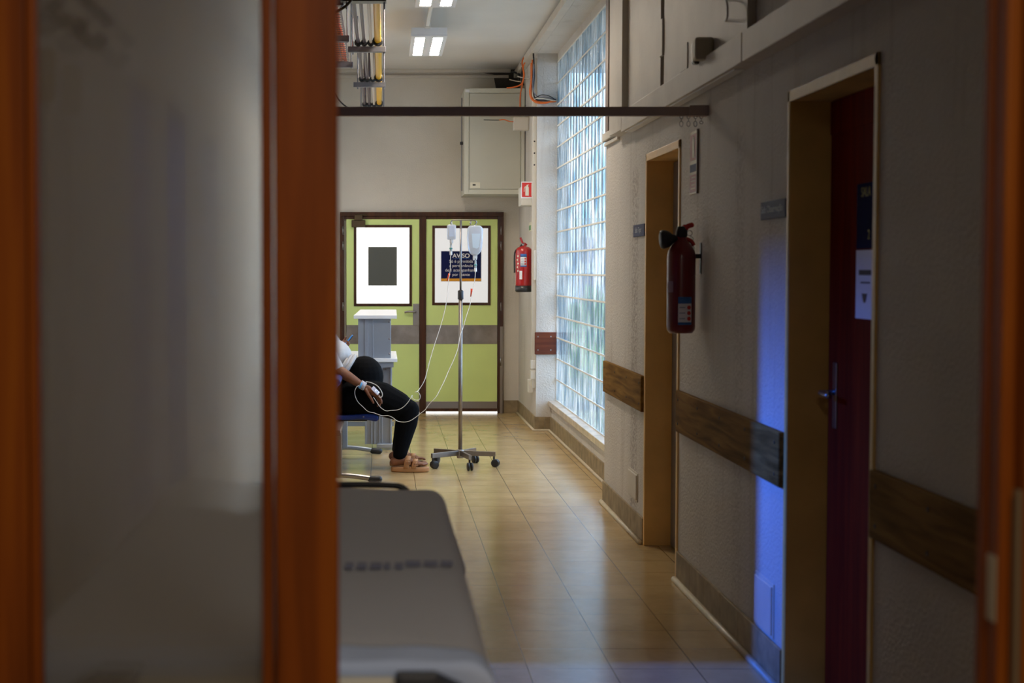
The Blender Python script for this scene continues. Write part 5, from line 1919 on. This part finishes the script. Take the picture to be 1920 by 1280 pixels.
# foot board nearest the camera
zb = atY(400, 1268, 2.325).z
MB().box(-0.365, 0.018, 2.310, 2.335, zb - 0.09, zb).build('foot_panel', M('cream_laminate', (0.74, 0.72, 0.58), 0.35), e, bevel=0.006)
for s_, xx in ((-1, -0.365), (1, 0.018)):
    m = MB()
    m.prism([(xx, zb + 0.004), (xx + s_ * 0.06, zb + 0.004), (xx + s_ * 0.10, zb - 0.015), (xx + s_ * 0.13, zb - 0.06), (xx + s_ * 0.13, zb - 0.12), (xx, zb - 0.12)], 'y', 2.300, 2.350)
    m.build('corner_bumper', DARK, e, bevel=0.006)
m = MB()
m.box(GX0 + 0.02, GX1 - 0.02, GY0, GY1, 0.70, 0.78)
m.build('deck', GALV, e, bevel=0.01)
for (x, y) in ((GX0 + 0.08, GY0 + 0.18), (GX1 - 0.10, GY0 + 0.18), (GX0 + 0.08, GY1 - 0.18), (GX1 - 0.10, GY1 - 0.18)):
    lg_ = MB().tube([(x, y, 0.15), (x, y, 0.72)], 0.022, 12).build('leg', GALV, e)
    m = MB()
    for s_ in (-1, 1):
        m.lathe((x + 0.006 * s_, y, 0.075), [(0.06, 0), (0.075, 0.004), (0.075, 0.018), (0.06, 0.022)], 24, (s_, 0, 0))
    m.build('castor', BLACK, lg_, smooth=True)
# pole with hooks on the wall side corner
gx, gy = -0.625, 2.95
MB().tube([(gx, gy, 0.70), (gx, gy, 1.84)], 0.009, 12).build('drip_pole', M('pale_tube', (0.62, 0.58, 0.50), 0.3), e, smooth=True)
m = MB()
m.lathe((gx, gy, 1.82), [(0.012, 0), (0.020, 0.01), (0.022, 0.09), (0.014, 0.10)], 16)
m.build('pole_grip', M('mustard_plastic', (0.40, 0.27, 0.05), 0.5), e, smooth=True)
m = MB()
m.ell((gx, gy, 1.965), (0.03, 0.03, 0.022))
m.tube(spline([(gx + 0.01, gy, 1.965), (gx + 0.055, gy, 1.968), (gx + 0.075, gy, 1.94), (gx + 0.095, gy, 1.925), (gx + 0.11, gy, 1.945)], 6), 0.013, 10)
m.tube(spline([(gx, gy, 1.975), (gx + 0.05, gy + 0.02, 2.03), (gx + 0.09, gy + 0.03, 1.995), (gx + 0.115, gy + 0.03, 1.965)], 6), 0.012, 10)
m.build('pole_hooks', M('dark_hook', (0.05, 0.035, 0.03), 0.5), e, smooth=True)

# ------------------------------------------------------------------ the door frame the photograph is taken through
d4 = empty('door_4', (-0.35, YF - 0.03, 0), kind='structure')
yA, yB = YF - 0.055, YF - 0.010
x_st0, x_st1 = -0.585, atY(72, 640, yA).x          # left stile of the fixed leaf
xp0, xp1 = atY(514, 640, yA).x, atY(634, 640, yA).x
m = MB()
m.box(x_st0, x_st1 - 0.014, yA, yB, 0, 2.6)
m.build('stile', FRAMEWOOD, d4, bevel=0.004)
m = MB()
m.box(xp0, xp1, yA, yB, 0, 2.6)
m.build('stile', FRAMEWOOD, d4, bevel=0.006, seg=3)
m = MB()
m.box(x_st1 - 0.014, xp0, yA, yB, 0, 0.35)
m.box(x_st1 - 0.014, xp0, yA, yB, 2.35, 2.6)
m.build('rail', FRAMEWOOD, d4, bevel=0.004)
m = MB()
m.box(xp0 - 0.017, xp0 - 0.002, yA - 0.008, yA + 0.02, 0.35, 2.35)
m.box(x_st1 - 0.013, x_st1 + 0.001, yA - 0.008, yA + 0.02, 0.35, 2.35)
m.build('glazing_bead', FRAMEWOOD, d4, bevel=0.004)
MB().box(x_st1 - 0.01, xp0, yA + 0.020, yA + 0.025, 0.35, 2.35).build('pane', PANE, d4)

# right jamb: stepped lining seen along its reveal
tj = MB()
xj = atY(1836, 640, YF).x
tj.box(xj, xj + 0.14, YF - 0.030, YF, 0, 2.6)
tj.box(xj + 0.006, xj + 0.14, YF - 0.045, YF - 0.030, 0, 2.6)
tj.box(xj - 0.001, xj + 0.14, YF - 0.085, YF - 0.045, 0, 2.6)
tj.box(xj + 0.016, xj + 0.14, YF - 0.13, YF - 0.085, 0, 2.6)
tr3 = S(tj, 'trim_3', FRAMEWOOD, bevel=0.004)
MB().box(xj - 0.003, xj + 0.002, YF - 0.078, YF - 0.048, 1.035, 1.125).build('strike_plate', M('worn_brass', (0.55, 0.46, 0.30), 0.4, 0.5), tr3, bevel=0.001)
MB().box(xj + 0.010, xj + 0.018, YF - 0.118, YF - 0.100, 0.95, 1.22).build('lock_keep', M('dull_brass', (0.30, 0.22, 0.12), 0.4, 0.5), tr3, bevel=0.001)
S(MB().box(-0.66, xj + 0.14, YF - 0.12, YF, 2.6, 2.66), 'trim_4', FRAMEWOOD)

# ------------------------------------------------------------------ yard seen through the glass blocks
g_ = tag(MB().box(1.76, 40, -20, 60, -0.12, -0.02).build('yard_ground', ASPH), kind='structure')
hg = MB()
hg.grid(lambda u, v: Vector((1.9 + 6 * u, 23.0 + 0.25 * mathutils.noise.noise(Vector((u * 20, v * 6, 3))), 0 + 1.05 * v + 0.05 * mathutils.noise.noise(Vector((u * 30, 2, 1))))), 60, 12)
tag(hg.build('hedge', GRASS, smooth=False, solid=0.5), 'clipped green hedge in the yard behind the glass blocks', 'hedge')
e = empty('site_cabin', (5.0, 27.0, 0), 'white cabin with blue windows blurred behind the glass blocks', 'building')
MB().box(3.25, 9, 27, 31, 0, 2.4).build('wall', OUTW, e)
for k in range(6):
    for z in (1.05, 1.65):
        MB().box(3.35 + 0.42 * k, 3.6 + 0.42 * k, 26.98, 27.0, z, z + 0.42).build('window', OUTB, e)
print('objects', len(bpy.data.objects))
